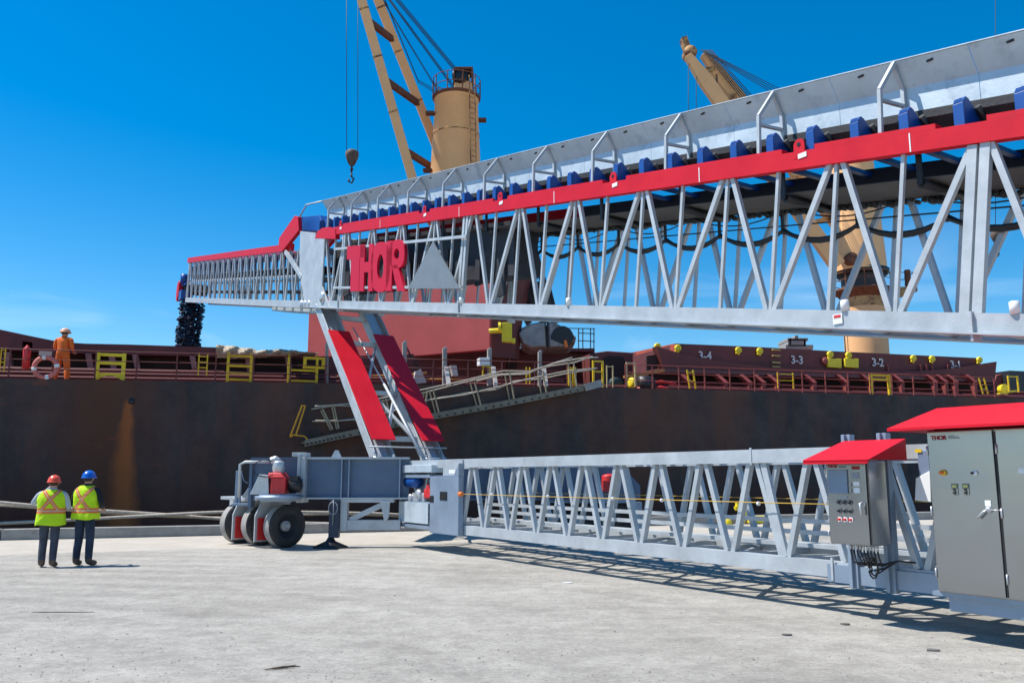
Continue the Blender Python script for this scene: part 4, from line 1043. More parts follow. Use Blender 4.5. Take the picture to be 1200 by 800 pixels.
q_ = MB(); q_.prism([PS(562,419,1.0), PS(574,419,1.0), PS(574,428,1.0), PS(562,428,1.0)], mv*.4); q_.build('floodlight_box', whitep, ship, bevel=.02)
yladder(566, 574, 428, 441, (.1,.9), b_=1.0, w=.06); yladder(617, 621, 430, 450, (.5,), b_=.6, w=.05)
yladder(667, 673, 430, 452, (.9,.2), b_=.5, w=.13, m=yellow, name='yellow_gate'); yladder(695, 706, 422, 455, (.97,.6), b_=.5, w=.08, m=yellow); yladder(711, 718, 428, 455, (.95,), b_=.6, w=.05, m=mat('cream rail', (.5,.4,.2), .7))
yladder(734, 744, 424, 453, (.97,), b_=.8, w=.06, m=mat('cream rail', (.5,.4,.2), .7), name='hoop_rail')
q_ = MB()
for y_ in (408, 432):
    pass
# wires down to fairlead
q_ = MB()
for dx in (0, 2, 4, 6): q_.tube([PS(476,404+dx,1.2), PS(489+dx*.5,432,1.2)], .012, 5)
q_.build('stay_wire', wire, ship)
# deck house with doorway between hatches
q_ = MB(); q_.prism([PS(697,413,4.2), PS(712,411,4.2), PS(742,413,4.2), PS(742,456,4.2), PS(697,455,4.2)], mv*3.5); dh = q_.build('deck_house', maroon, ship, bevel=.05)
q_ = MB(); q_.prism([PS(706,421,4.17), PS(712,417,4.17), PS(730,418,4.17), PS(733,424,4.17), PS(733,455,4.17), PS(706,455,4.17)], mv*.02); q_.build('doorway', dark, dh)
q_ = MB(); q_.lathe(PS(723,450,1.6), mv, [(0,.05),(0,.32),(.1,.34),(.6,.34),(.6,.05)], 18); q_.beam(PS(715,458,1.6), PS(732,459,1.6), .6, .12, mv); q_.build('mooring_winch', mat('dark green machinery', (.02,.035,.035), .6), ship)
q_ = MB(); q_.lathe(PS(738,449,1.2), ev, [(0,.1),(.02,.26),(.12,.28),(.3,.1)], 16); q_.build('yellow_reel', yellowb, ship)
q_ = MB(); q_.lathe(PS(748,450,1.4), ev, [(0,.08),(.0,.38),(.7,.38),(.7,.08)], 18); q_.build('winch_drum', black, ship)
q_ = MB(); q_.tube([PS(745,456,1.3), PS(760,455,1.3), PS(775,454,1.3), PS(783,456,1.3)], .09, 6); q_.tube([PS(757,449,1.6), PS(775,447,1.6), PS(792,450,1.6)], .07, 6); q_.build('red_hose', redhot, ship)
# ---- right hatch: cover walls "3-4 .. 3-1"
rc = cover_strip([(793,402.5),(880,406),(980,411.5),(1149,419.5)], [(793,432),(880,434),(980,437),(1149,443)], 3.2, 10, 'hatch_cover', maroon, ship)
# sunlit end face
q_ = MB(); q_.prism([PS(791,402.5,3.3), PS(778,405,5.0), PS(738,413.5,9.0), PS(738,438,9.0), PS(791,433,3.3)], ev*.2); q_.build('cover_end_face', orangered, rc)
cover_strip([(770,405.5),(800,415),(850,424),(905,430),(1060,436)], [(778,433),(800,433.5),(850,435),(905,437),(1060,440.5)], 2.5, .5, 'cover_skirt', maroon, rc)
cover_strip([(1060,436),(1110,432),(1168,423.5)], [(1060,440.5),(1110,443),(1166,445)], 2.5, .5, 'cover_skirt', maroon, rc)
cover_strip([(776,432),(905,436),(1060,440),(1166,444.5)], [(776,436),(905,440),(1060,444),(1166,448)], 2.3, .8, 'coaming_lip', mat('faded maroon edge', (.16,.06,.055), .7, 0, .2, 2), rc)
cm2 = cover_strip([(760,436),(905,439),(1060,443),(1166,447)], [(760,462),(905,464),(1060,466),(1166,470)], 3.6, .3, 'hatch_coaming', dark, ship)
for px in (797, 838, 866, 882, 898, 941, 979, 1008, 1044, 1083, 1095, 1107, 1129):
    a_, z_ = sh(px, 439, 2.4); zd = deckz(a_); b = MB()
    b.prism([S(a_-.12,2.2,z_), S(a_+.12,2.2,z_), S(a_+.45,1.9,z_-.42), S(a_+.18,1.9,z_-.42)], mv*.35)
    b.prism([S(a_+.22,1.95,z_-.40), S(a_+.44,1.95,z_-.40), S(a_+.42,1.95,zd-.1), S(a_+.24,1.95,zd-.1)], mv*.35)
    b.build('coaming_stay', maroon2, cm2)
for px, py in ((795,407.5),(866,410),(891,411)):
    b = MB(); b.lathe(PS(px,py,3.05), mv, [(-.01,.04),(-.01,.08),(-.04,.09),(-.04,.15),(.0,.17),(.10,.17)], 16); b.beam(PS(px-2,py+5,3.1), PS(px-1,py+1,3.1), .08, .2, mv); b.build('cover_roller', yellowb, rc)
for px, py in ((973.5,415),(995,416),(1071,419.5),(1093,420),(1148.5,421.5),(771,406)):
    b = MB(); b.lathe(PS(px,py,3.05), mv, [(-.01,.04),(-.01,.08),(-.04,.09),(-.04,.16),(.0,.18),(.10,.18)], 16); b.beam(PS(px-2,py+5,3.1), PS(px-1,py+1,3.1), .08, .2, mv); b.build('cover_roller', yellowb, rc)
for px in (978.5, 998.5):
    b = MB(); b.prism([PS(px-8,419.5,3.0), PS(px+8,420.3,3.0), PS(px+8,431.3,3.0), PS(px-8,430,3.0)], mv*.15); b.build('jack_box', yellowb, rc, bevel=.03)
b = MB(); b.lathe(PS(967,423,3.1), mv, [(0,.2),(-.05,.2),(-.08,.1)], 14); b.build('pad_eye', maroon2, rc)
# rungs up the cover
for py in (410, 417, 425, 430):
    b = MB(); b.beam(PS(905,py-.5,3.08), PS(914,py,3.08), .1, .07, mv); b.build('rung', mat('ochre rung', (.5,.36,.12), .7), rc)
for t_, px, py in (('3-4',818.5,420.8),('3-3',927,425.5),('3-2',1022,428.5),('3-1',1114,431)):
    text_mesh(t_, PS(px,py,3.12), ev, Z, .58 if px < 1000 else .6, 'cover_number', numt, rc, .01, .012)
for base_ in (860, 875, 1078, 1085, 1092, 1110, 1040):
    b = MB(); a_, z_ = sh(base_, 430, 3.1); b.prism([S(a_-.04,3.05,z_-.2), S(a_+.08,3.05,z_-.2), S(a_,3.05,z_+.15)], mv*.1); b.build('cleat', maroon2, rc)
# ladder and platform at the left end of that cover
b = MB(); b.prism([PS(758,417,2.8), PS(771,415,2.8), PS(771,432,2.8), PS(758,434,2.8)], mv*.1); b.build('locker_front', dark, rc)
b = MB(); b.beam(PS(733,441,2.0), PS(776,434.5,2.0), .5, .12, mv); b.build('walkway_step', mat('ochre step', (.5,.22,.06), .7, 0, .2, 5), ship)
# far right end of ship
b = MB(); b.prism([PS(1168,440,4), PS(1183,436,4), PS(1183,466,4), PS(1160,466,4)], mv*4); b.build('deck_house', maroon2, ship)
b = MB(); b.prism([PS(1183,434,3.5), PS(1230,436,3.5), PS(1230,470,3.5), PS(1183,468,3.5)], mv*4); b.build('deck_house', black, ship)
b = MB(); b.lathe(PS(1178,456,1.2), mv, [(0,.3),(.3,.25)], 12); b.beam(PS(1170,461,1.0), PS(1190,458,1.0), .2, .08, mv); b.build('yellow_reel', yellowb, ship)
# grey mast head beyond the hatch
b = MB()
def T(cx, cy, w_, h_, Y): return [atY(cx-w_/2, cy+h_/2, Y), atY(cx+w_/2, cy+h_/2, Y), atY(cx+w_/2, cy-h_/2, Y), atY(cx-w_/2, cy-h_/2, Y)]
for (cx_, cy_, w_, h_) in ((937,406.5,32,5),(934,401.5,21,8),(935,397.5,24,3),(933.5,395,4,4),(926,400,2,7),(943,401,2,6)): b.prism(T(cx_,cy_,w_,h_,60-cy_*.0), (0,2.2,0))
hb = b.build('mast_house', grey, None, origin=atY(936,410,60), label='small grey stepped mast top showing above the numbered hatch cover', cat='mast top')
# railing on the platform (dark)
def drail(pts, b_, h_px, name='platform_railing'):
    q_ = MB()
    for (x, y0, y1) in pts: q_.beam(PS(x,y1,b_), PS(x,y0,b_), .04, .04, mv)
    return q_
q_ = drail([(617,383,408),(629,383,408),(640,384,408),(658,384,409),(678,385,409),(683,385,409),(692,385,409),(696,385,409)], 5.8, 0)
for y_ in (385, 391, 400):
    q_.tube([PS(612 if y_ == 385 else 677,y_-1,5.8), PS(697,y_,5.8)], .025, 5)
q_.build('platform_railing', rust and black, ship)

# ================================================================== things on the ship
# clamshell grab
gb = empty('clamshell_grab', atY(637, 408, 39.5), 'dark grey clamshell grab resting on the hatch platform below the boom', 'grab')
Yg = 39.5
p = MB()
def sec(pts, d0, d1, m=None): p.prism([atY(x, y, Yg+d0) for x, y in pts], (0, d1-d0, 0))
# two shells: swept rounded profile
def shell(pts, name):
    mb = MB(); n_ = len(pts); L = []
    for d_, sc_ in ((0,.86),(.35,1.0),(1.9,1.0),(2.3,.86)):
        cx_ = sum(x for x, y in pts)/n_; cy_ = sum(y for x, y in pts)/n_
        L += [atY(cx_+(x-cx_)*sc_, cy_+(y-cy_)*sc_, Yg)+V((0,d_,0)) for x, y in pts]
    fs = []
    for r_ in range(3):
        for k_ in range(n_): fs.append((r_*n_+k_, r_*n_+(k_+1) % n_, (r_+1)*n_+(k_+1) % n_, (r_+1)*n_+k_))
    fs += [tuple(range(n_)), tuple(3*n_+k_ for k_ in range(n_))]
    mb.add(L, fs, None, False); return mb.build(name, grabm, gb, bevel=.05)
shell([(606,391),(612,383),(620,378),(632,376),(640,376),(642,408),(622,409),(612,404)], 'shell')
shell([(641,376),(650,376),(664,384),(676,394),(674,402),(668,408),(642,408)], 'shell')
mb = MB(); c_ = atY(659, 397, Yg-.05)
pts = [c_+V((-.55+0,0,0))] + [c_+V((.55*math.cos(t), 0, .62*math.sin(t))) for t in [math.pi*k/12 for k in range(12, -1, -1)]] + [c_+V((.3,0,-.35))]
mb.prism(pts, (0,.4,0)); mb.build('shell_opening', black, gb)
mb = MB(); mb.beam(atY(664,407,Yg-.1), atY(662,399,Yg-.1), .2, .14, (0,1,0)); mb.build('lip_plate', orange, gb)
mb = MB()
for (x0,y0,x1,y1,w_) in ((620,379,578,300,.3),(650,378,628,300,.3),(640,378,600,295,.5),(590,380,604,300,.25),(652,378,640,330,.3),(610,350,642,345,.35),(582,320,632,315,.35)):
    mb.beam(atY(x0,y0,Yg+.8), atY(x1,y1,Yg+.8), w_, w_, (0,1,0))
mb.prism([atY(625,372,Yg+.3), atY(652,372,Yg+.3), atY(642,338,Yg+.3), atY(630,335,Yg+.3)], (0,1.0,0)); mb.lathe(atY(634,340,Yg+.2), (0,1,0), [(0,.2),(0,.45),(.5,.45),(.5,.2)], 16); mb.lathe(atY(597,305,Yg+.2), (0,1,0), [(0,.2),(0,.6),(.5,.6),(.5,.2)], 16)
mb.prism([atY(560,360,Yg+1.6), atY(632,360,Yg+1.6), atY(622,285,Yg+1.6), atY(560,280,Yg+1.6)], (0,1.0,0))
mb.build('grab_frame', mat('dark grab frame', (.045,.04,.042), .7, .2, .4, 2), gb)

# tarpaulin over hatch edge
p = MB(); vs = []; fs = []; NX, NY = 60, 10
for i in range(NX+1):
    px = 253+ (372-253)*i/NX
    ytop = 405.5+ (2.2 if px > 300 else 0)+ (px-253)*.035 + 1.3*math.sin(px*.09)
    ybot = 418.5+ 1.6*math.sin((px-253)*.05+.3)+ (-2.5*max(0,(px-330)/40))
    for j in range(NY+1):
        t = j/NY; P_ = PS(px, ytop+(ybot-ytop)*t, 2.75); 
        d = -.10*math.sin(px*.35+t*4)+.06*math.sin(px*1.1-t*7)+.05*random.uniform(-1,1); vs.append(P_+mv*d-mv*.25*math.sin(t*math.pi))
    vs.append(PS(px, ytop, 2.75)+mv*8+Z*.1)
W_ = NY+2
for i in range(NX):
    for j in range(NY): fs.append((i*W_+j, i*W_+j+1, (i+1)*W_+j+1, (i+1)*W_+j))
    fs.append((i*W_, (i+1)*W_, (i+1)*W_+NY+1, i*W_+NY+1))
p.add(vs, fs, None, True)
p.build('tarpaulin', tarpm, origin=PS(300,412,2.75), label='crumpled beige tarpaulin draped over the hatch edge on the ship', cat='tarpaulin')
# lifebuoy
p = MB(); c = PS(53.5, 430.5, .05); rr_ = .36
p.tube([c+ev*rr_*math.cos(t)+Z*rr_*math.sin(t) for t in [2*math.pi*k/28 for k in range(28)]], .085, 8, closed=True)
lbm = mat('faded orange lifebuoy', (.62,.16,.13), .6, 0, .12, 6)
lb = p.build('lifebuoy', lbm, origin=c, label='faded orange ring lifebuoy hanging on the ship rail at far left', cat='lifebuoy')
for k in range(4):
    b = MB(); a_ = k*math.pi/2+.2; pts = [c+ev*rr_*math.cos(a_+d)+Z*rr_*math.sin(a_+d) for d in (-.16, -.05, .05, .16)]; b.tube(pts, .09, 8); b.build('band', whitep, lb)
b = MB(); b.box(S, *(lambda a_, z_: (a_-.2, a_+.2, -.02, .15, z_, z_+.16))(*sh(53.5, 417, .1))); b.build('bracket', mat('pale pink bracket', (.5,.33,.3), .7), lb)
# red fire extinguisher tube
p = MB(); a_, z_ = sh(30, 432, .3); p.lathe(S(a_,.3,deckz(a_)+.35), Z, [(0,.05),(0,.13),(.75,.13),(.82,.06),(.88,.04)], 14)
p.build('fire_extinguisher', redhot, origin=S(a_,.3,deckz(a_)), label='red cylinder standing at the ship rail left of the lifebuoy', cat='extinguisher')

# gangway along the hull
gw = empty('gangway', PS(520, 490, -.8), 'weathered aluminium gangway with rope handrails slung along the dark hull', 'gangway')
p = MB(); gb_ = -.7
path = [(358,519),(405,509),(510,487),(600,471),(690,453)]
for off in (0, .62):
    for a_, b_ in zip(path[:-1], path[1:]): p.beam(PS(*a_, b=gb_)+mv*off, PS(*b_, b=gb_)+mv*off, .06, .24, mv)
gfr = p.build('side_beam', mat('dirty aluminium', (.24,.21,.16), .7, .3, .3, 4, .2, 20), gw)
p = MB(); A0, A1 = PS(*path[0], b=gb_), PS(*path[-1], b=gb_)
for i in range(46):
    t = i/45*4; k = min(3, int(t)); f_ = t-k; P_ = PS(*path[k], b=gb_).lerp(PS(*path[k+1], b=gb_), f_); p.beam(P_+Z*.02, P_+Z*.02+mv*.6, .22, .03, ev)
p.build('tread', mat('dirty aluminium', (.24,.21,.16), .7), gw)
p = MB()
for i in range(40):
    t = (i+.5)/40*4; k = min(3, int(t)); f_ = t-k; P_ = PS(*path[k], b=gb_).lerp(PS(*path[k+1], b=gb_), f_)-mv*.034; p.beam(P_-Z*.05-ev*.05, P_-Z*.05+ev*.05, .008, .07, mv)
p.build('side_slot', black, gw)
hr1 = [(385,480),(405,475),(440,461),(475,459),(500,458),(540,452),(575,441),(605,438),(640,427),(672,420),(700,417),(705,421)]
hr1 = [(368,477),(395,474),(420,473),(455,466),(500,457),(545,447),(590,436),(620,434),(650,426),(680,421),(702,417)]
hr2 = [(368,494),(395,493),(420,490),(470,478),(500,470),(545,461),(585,453),(610,445),(640,441),(665,436),(700,430)]
hr3 = [(560,444),(590,440),(620,437),(635,432),(650,424),(675,419)]
for kk, hr in enumerate((hr1, hr2, hr3)):
    p = MB()
    for off in ((0, .6) if kk < 2 else (.3,)):
        pts = [PS(x+random.uniform(-1.5,1.5), y+random.uniform(-1.8,1.8), gb_)+mv*off for x, y in hr]; p.tube(pts, .028, 6)
    p.build('hand_rope', ropem, gw)
for (x0,y0,x1,y1) in ((378,479,390,503),(391,474,397,502),(430,470,434,500),(452,466,460,497),(507,455,515,485),(556,447,564,476),(597,436,603,470),(636,434,641,464),(672,423,676,453),(501,457,497,484)):
    for off in (0, .6):
        p = MB(); p.beam(PS(x0,y0,gb_)+mv*off, PS(x1,y1,gb_)+mv*off, .05, .05, mv); p.build('stanchion', mat('galvanised stanchion worn', (.36,.30,.2), .7), gw)
p = MB()
for (x0,y0,x1,y1) in ((354,475,341,509),(357.5,476,347,509),(353,475,358,475.5),(340,509,357,511),(357,511,362,517)): p.beam(PS(x0,y0,gb_), PS(x1,y1,gb_), .05, .05, mv)
p.beam(PS(342,510,gb_), PS(342,510,gb_)+mv*.6, .1, .08, Z)
p.build('end_frame', mat('amber paint', (.68,.32,.01), .5, 0, .1, 6), gw)
p = MB(); p.beam(PS(685,454,gb_), PS(704,449,gb_), .3, .3, mv); p.beam(PS(688,452,gb_)+mv*.6, PS(702,449,gb_)+mv*1.2, .4, .2, mv); p.build('top_platform', grey, gw)

# deck cranes
def crane1():
    b_ = 13.0
    base = S(*[sh(535, 300, b_)[0], b_, deckz(19)])
    r = empty('deck_crane', base, 'cream ship crane with twin beam jib raised behind the left half of the boom', 'crane', 'cranes on the ship deck')
    ax = lambda py: PS(533, py, b_)
    c0 = base; z1 = PS(533,262,b_).z; zt1 = PS(535,118,b_).z
    p = MB(); p.lathe(base, Z, [(0,1.5),(z1-base.z,1.5)], 28); p.build('pedestal', brownp, r)
    c = V((PS(534,200,b_).x, PS(534,200,b_).y, 0))
    zA_, zB_ = z1, zt1
    p = MB(); p.lathe(V((c.x,c.y,zA_)), Z, [(0,1.62),(.2,1.62),(zB_-zA_-.15,1.28),(zB_-zA_-.12,1.34),(zB_-zA_,1.34)], 36); p.build('housing', cream, r)
    top = V((c.x, c.y, zB_))
    for f_, r_ in ((.32,1.52),(.70,1.40)):
        p = MB(); zz_ = zA_+(zB_-zA_)*f_; p.lathe(V((c.x,c.y,zz_)), Z, [(0,r_-.02),(.01,r_+.015),(.05,r_+.012),(.06,r_-.02)], 36, cap=False); p.build('weld_seam', creamrust, r)
    p = MB(); la = V((math.cos(R(-50)), math.sin(R(-50)), 0)); lt = V((-la.y, la.x, 0))
    l0 = V((c.x,c.y,zA_))+la*1.85; l1 = V((c.x,c.y,zB_))+la*1.52
    for d_ in (-.2,.2): p.beam(l0+lt*d_, l1+lt*d_+Z*1.0, .05, .05)
    for k in range(24): q_ = l0.lerp(l1, k/23); p.beam(q_-lt*.2, q_+lt*.2, .03, .03, Z)
    p.build('ladder', creamrust, r)
    p = MB(); p.box(lambda x,y,z: top+V((x,y,z)), -.1, .95, -.5, .5, 0, 1.0); tp = p.build('sheave_tower', cream, r, bevel=.05)
    for y_ in (-.55,.25): p = MB(); p.lathe(top+V((.25,y_,1.35)), (0,1,0), [(0,.1),(0,.5),(.25,.5),(.25,.1)], 20); p.build('sheave', black, r)
    p = MB(); p.box(lambda x,y,z: top+V((x,y,z)), -.15, -.08, -.6, .6, .9, 1.75); p.box(lambda x,y,z: top+V((x,y,z)), .9, 1.0, -.6, .6, .9, 1.7); p.box(lambda x,y,z: top+V((x,y,z)), .38, .46, -.62, -.56, .9, 1.75); p.box(lambda x,y,z: top+V((x,y,z)), -.1, 1.0, -.62, .6, 1.72, 1.85); p.build('sheave_guard', rust, r)
    p = MB(); p.lathe(top, Z, [(.0,1.4),(.1,1.45),(.16,1.45)], 30); p.build('top_rim', rust, r)
    p = MB()
    for z_ in (.55, 1.15): p.tube([top+V((1.42*math.cos(t),1.42*math.sin(t),z_+.1)) for t in [2*math.pi*k/20 for k in range(20)]], .025, 5, closed=True)
    for k in range(10): a_ = 2*math.pi*k/10; p.beam(top+V((1.42*math.cos(a_),1.42*math.sin(a_),.1)), top+V((1.42*math.cos(a_),1.42*math.sin(a_),1.25)), .05, .05)
    p.build('top_railing', rust, r)
    for py, dx in ((133,-30),(141,31),(200,-33)): 
        p = MB(); p.box(lambda x,y,z: PS(534+dx,py,b_)+V((x,y,z)), -.25, .25, -.2, .2, -.08, .08); p.build('bracket', rust, r)
    # jib
    Yb = PS(500,200,b_).y-1.0; Yt = Yb-1.5
    jb = [((487,222),(411,-45)), ((521,196),(425,-45))]
    pb = [ (atY(*jb[0][0], Yb), atY(*jb[0][1], Yt)), (atY(*jb[1][0], Yb+4.2), atY(*jb[1][1], Yt+1.2)) ]
    for k, (a_, t_) in enumerate(pb):
        p = MB(); p.beam(a_, t_, .55, .52, (0,1,0)); jm = p.build('jib_beam', cream, r, bevel=.03)
        for f_ in (.33, .57, .78): 
            b = MB(); c_ = a_.lerp(t_, f_); b.beam(c_, c_+(t_-a_).normalized()*.10, .58, .55, (0,1,0)); b.build('splice_plate', creamrust, jm)
    for f_ in (.17, .48, .74):
        A_ = pb[0][0].lerp(pb[0][1], f_); g_ = (A_.z-pb[1][0].z)/(pb[1][1].z-pb[1][0].z)
        p = MB(); p.beam(A_, pb[1][0].lerp(pb[1][1], g_+.005), .34, .26, Z); p.build('jib_crossbar', rust, r)
    p = MB(); tip = pb[0][1].lerp(pb[1][1], .3); p.box(lambda x,y,z: tip+V((x,y,z)), -.6, .8, -.5, .8, -.2, .5); p.build('jib_head', cream, r)
    # luffing ropes
    p = MB(); tpp = top+V((.3,0,1.6))
    for k in range(4): p.tube([tpp+V((-.1,.25*k-.4,0)), tip+V((.3,.25*k-.2,.5))], .022, 5)
    for k in range(3): p.tube([top+V((0,.3*k-.3,.6)), pb[1][0].lerp(pb[1][1], .93)+V((0,.2*k,.4))], .022, 5)
    for k in range(2): p.tube([top+V((-.9,.4*k-.3,.2)), pb[1][0].lerp(pb[1][1], .85)+V((0,.2*k,.4))], .02, 5)
    for k in range(3): p.tube([top+V((-.5,.3*k-.3,.1)), pb[1][0].lerp(pb[1][1], .4)+V((.3,.2*k,.5)), pb[1][0].lerp(pb[1][1], .97)+V((.2,.2*k,.5))], .02, 5)
    p.build('luffing_rope', wire, r)
    Yh = tip.y
    # hoist ropes and hook block
    p = MB()
    for x_ in (406.2, 419.3): p.tube([atY(x_, -45, Yh), atY(x_, 178, Yh)], .02, 5)
    p.build('hoist_rope', wire, r)
    hook(r, atY(412.5, 184, Yh), 1.0)
    return r
def hook(r, c, k):
    p = MB(); prof = [(-.55,.08),(-.4,.2),(0,.36),(.25,.38),(.38,.25),(.4,.1)]
    p.lathe(c, Z, [(a_*k, b_*k) for a_, b_ in prof], 16)
    hbm = p.build('hook_block', mat('striped worn block', (.10,.07,.05), .7, 0, .7, 3), r)
    p = MB(); p.tube([c-Z*.5*k, c-Z*.95*k], .05*k, 8); p.lathe(c-Z*.72*k, Z, [(-.08*k,.05*k),(0,.12*k),(.08*k,.05*k)], 10)
    p.tube([c+V((0,0,-.95*k)), c+V((0,0,-1.15*k)), c+V((.14*k,0,-1.28*k)), c+V((.02*k,0,-1.52*k)), c+V((-.14*k,0,-1.42*k)), c+V((-.15*k,0,-1.28*k))], .055*k, 8); p.build('hook', wire, hbm)
crane1()
def crane2():
    b_ = 13.0
    a_c = sh(1015, 400, b_)[0]; base = S(a_c, b_, deckz(a_c))
    r = empty('deck_crane', base, 'cream ship crane standing behind the numbered hatch covers, seen through the truss', 'crane', 'cranes on the ship deck')
    zr = lambda py: PS(1015, py, b_).z
    def at(z): return V((base.x, base.y, z))
    p = MB(); p.lathe(base, Z, [(0,1.42),(zr(362)-base.z,1.42)], 32); p.build('pedestal', cream, r)
    p = MB(); p.lathe(at(zr(362)), Z, [(0,1.43),(zr(343)-zr(362),1.43)], 32); p.build('rusty_collar', creamrust, r)
    p = MB(); p.lathe(at(zr(345)), Z, [(-.5,1.3),(0,1.75),(.1,2.0),(.25,2.0),(.25,1.3)], 32); p.build('platform', rust, r)
    p = MB(); p.lathe(at(zr(341)), Z, [(0,1.38),(zr(323)-zr(341),1.38)], 32); p.build('slewing_column', mat('dark slewing column', (.05,.045,.045), .6), r)
    p = MB(); p.lathe(at(zr(323)), Z, [(-.1,1.6),(.0,1.75),(.3,1.8),(.35,1.6)], 32); p.build('slewing_ring', black, r)
    zA_, zB_ = zr(320), zr(170)
    c = V((base.x-.15, base.y, zA_))
    p = MB(); p.lathe(c, Z, [(0,1.78),(.6,1.78),(zB_-zA_,1.30)], 36); p.build('housing', cream, r)
    top = V((c.x,c.y,zB_))
    # side platform to the right
    p = MB(); q0_ = at(zr(340)); p.box(lambda x,y,z: q0_+V((x,y,z)), 1.3, 3.3, -1.0, .6, -.3, .0); p.prism([q0_+V((1.3,-1,-.3)), q0_+V((3.2,-1,-.3)), q0_+V((1.3,-1,-1.1))], (0,.2,0)); p.build('side_platform', creamrust, r)
    p = MB()
    for z_ in (.5, 1.0):
        p.tube([q0_+V((1.5,-1,z_)), q0_+V((3.2,-1,z_)), q0_+V((3.2,.6,z_))], .03, 5); p.tube([q0_+V((2.0*math.cos(t),2.0*math.sin(t),z_)) for t in [math.pi*k/10+math.pi*.6 for k in range(12)]], .03, 5)
    for x_ in (1.5, 2.1, 2.7, 3.2): p.beam(q0_+V((x_,-1,0)), q0_+V((x_,-1,1.05)), .05, .05)
    for k in range(6): t = math.pi*k*.2+math.pi*.6; p.beam(q0_+V((2*math.cos(t),2*math.sin(t),0)), q0_+V((2*math.cos(t),2*math.sin(t),1.05)), .05, .05)
    p.box(lambda x,y,z: q0_+V((x,y,z)), 2.8, 3.1, -.6, -.3, 0, 1.3)
    p.build('platform_railing', rust, r)
    p = MB(); p.tube([at(base.z)+V((-1.55,-.3,0)), at(zr(340))+V((-1.6,-.3,0))], .04, 6); p.build('conduit', wire, r)
    p = MB(); p.lathe(c+V((-1.1,-1.6,.6)), (0,1,0), [(0,.1),(0,.45),(.4,.45)], 16); p.build('jib_hinge', rust, r)
    # jib towards upper left
    Yb = c.y-1.6; Yt = Yb-2
    n0, n1 = atY(982, 312, Yb), atY(806, 66, Yt); f0, f1 = atY(1012, 300, c.y+2.2), atY(824, 64, Yt+1.2)
    for a_, t_ in ((n0,n1),(f0,f1)):
        p = MB(); d_ = (t_-a_); side = V((0,1,0))
        u = d_.normalized().cross(side).normalized()
        for (wa, wb) in ((.5,.4),):
            v8 = []
            for P_, hh in ((a_,.50),(t_-d_*.12,.48),(t_,.24)):
                v8 += [P_-side*.25-u*hh, P_+side*.25-u*hh, P_+side*.25+u*hh, P_-side*.25+u*hh]
            p.quadbox(v8[:8]); p.quadbox(v8[4:])
        p.build('jib_beam', cream, r, bevel=.03)
    p = MB()
    for f_ in (.2,.4,.55,.68,.8,.93): p.beam(n0.lerp(n1,f_), f0.lerp(f1,f_), .3, .3, Z)
    for f_ in (.55,.68,.8): p.beam(n0.lerp(n1,f_), f0.lerp(f1,f_+.12), .12, .12, Z)
    p.build('jib_lattice', creamrust, r)
    p = MB(); tip = n1.lerp(f1,.4); p.beam(tip-V((.2,0,.5)), tip+V((-.7,0,1.2)), .7, .4, (0,1,0)); p.lathe(tip+V((-.3,-.4,.1)), (0,1,0), [(0,.1),(0,.45),(.8,.45),(.8,.1)], 14); p.build('jib_head', creamrust, r)
    p = MB()
    for k in range(4): p.tube([top+V((-.2,.2*k-.3,.2+.5*k)), tip+V((.4+.3*k,.2*k-.2,.3))], .025, 5)
    for k in range(6): p.tube([f0.lerp(f1,.45)+V((-.8+.25*k,-1,.6)), f0.lerp(f1,.97)+V((-.5+.12*k,-.6,.5))], .03, 5)
    p.build('luffing_rope', wire, r)
    p = MB()
    for x_ in (806.8, 816): p.tube([atY(x_, 72, Yt), atY(x_, 195, Yt)], .025, 5)
    p.build('hoist_rope', wire, r)
crane2()
# lone hook far right
Yh = 46.
r = empty('crane_hook', atY(1167,290,Yh), 'rusty brown crane hook hanging on a wire at the far right', 'hook')
hook(r, atY(1167,277,Yh), .75)
p = MB(); p.tube([atY(1166.6,270,Yh), atY(1166.6,-60,Yh)], .018, 5); p.build('hoist_rope', wire, r)

# ================================================================== quay objects
def rope(name, pts, rad, label, loc):
    p = MB(); P_ = [onplane(x, y, Q0+qm*o_, qm) for x, y, o_ in pts]
    # smooth
    L = []
    for i in range(len(P_)-1):
        for t in range(6): 
            L.append(P_[i].lerp(P_[i+1], t/6))
    L.append(P_[-1])
    for it in range(6): L = [L[0]]+[(L[i-1]+L[i]*2+L[i+1])/4 for i in range(1, len(L)-1)]+[L[-1]]
    p.tube(L, rad, 8)
    p.build(name, ropem, origin=P_[0], label=label, cat='mooring rope', group='mooring ropes along the quay edge')
rope('mooring_rope', [(-60,583,.9),(0,588.5,.9),(60,594,.9),(117,598,.9),(200,603,1.0),(263,608,1.0),(330,612,1.0),(420,614,1.0),(505,614,1.2)], .046, 'mooring rope coming down from the left behind the blue helmet worker', None)
rope('mooring_rope', [(-60,616,.8),(0,613,.8),(83,609,.8),(200,602.5,.9),(267,599,.9),(383,600,.9),(460,602,1.0),(505,606,1.2)], .046, 'lower mooring rope passing at thigh height of the two workers', None)
rope('mooring_rope', [(-60,592,1.1),(0,591,1.1),(117,600.5,1.1),(200,605,1.2),(270,607,1.2),(383,601,1.2),(460,604,1.1),(505,607,1.2)], .036, 'thin mooring rope running close under the upper rope', None)
b_ = empty('bollard', Q(15.2,.9,-2.2), 'dark mooring bollard at the quay edge behind the engine box', 'bollard')
bc_ = onplane(507,618,Q0+qm*1.2,qm); b_.location = (bc_.x, bc_.y, 0)
p = MB(); p.lathe(V((bc_.x,bc_.y,-2.2)), Z, [(0,.45),(2.3,.45),(2.35,.22),(2.7,.2),(2.8,.32),(2.95,.3),(3.0,.1)], 20); p.build('post', mat('dark bollard', (.03,.03,.03), .6), b_)
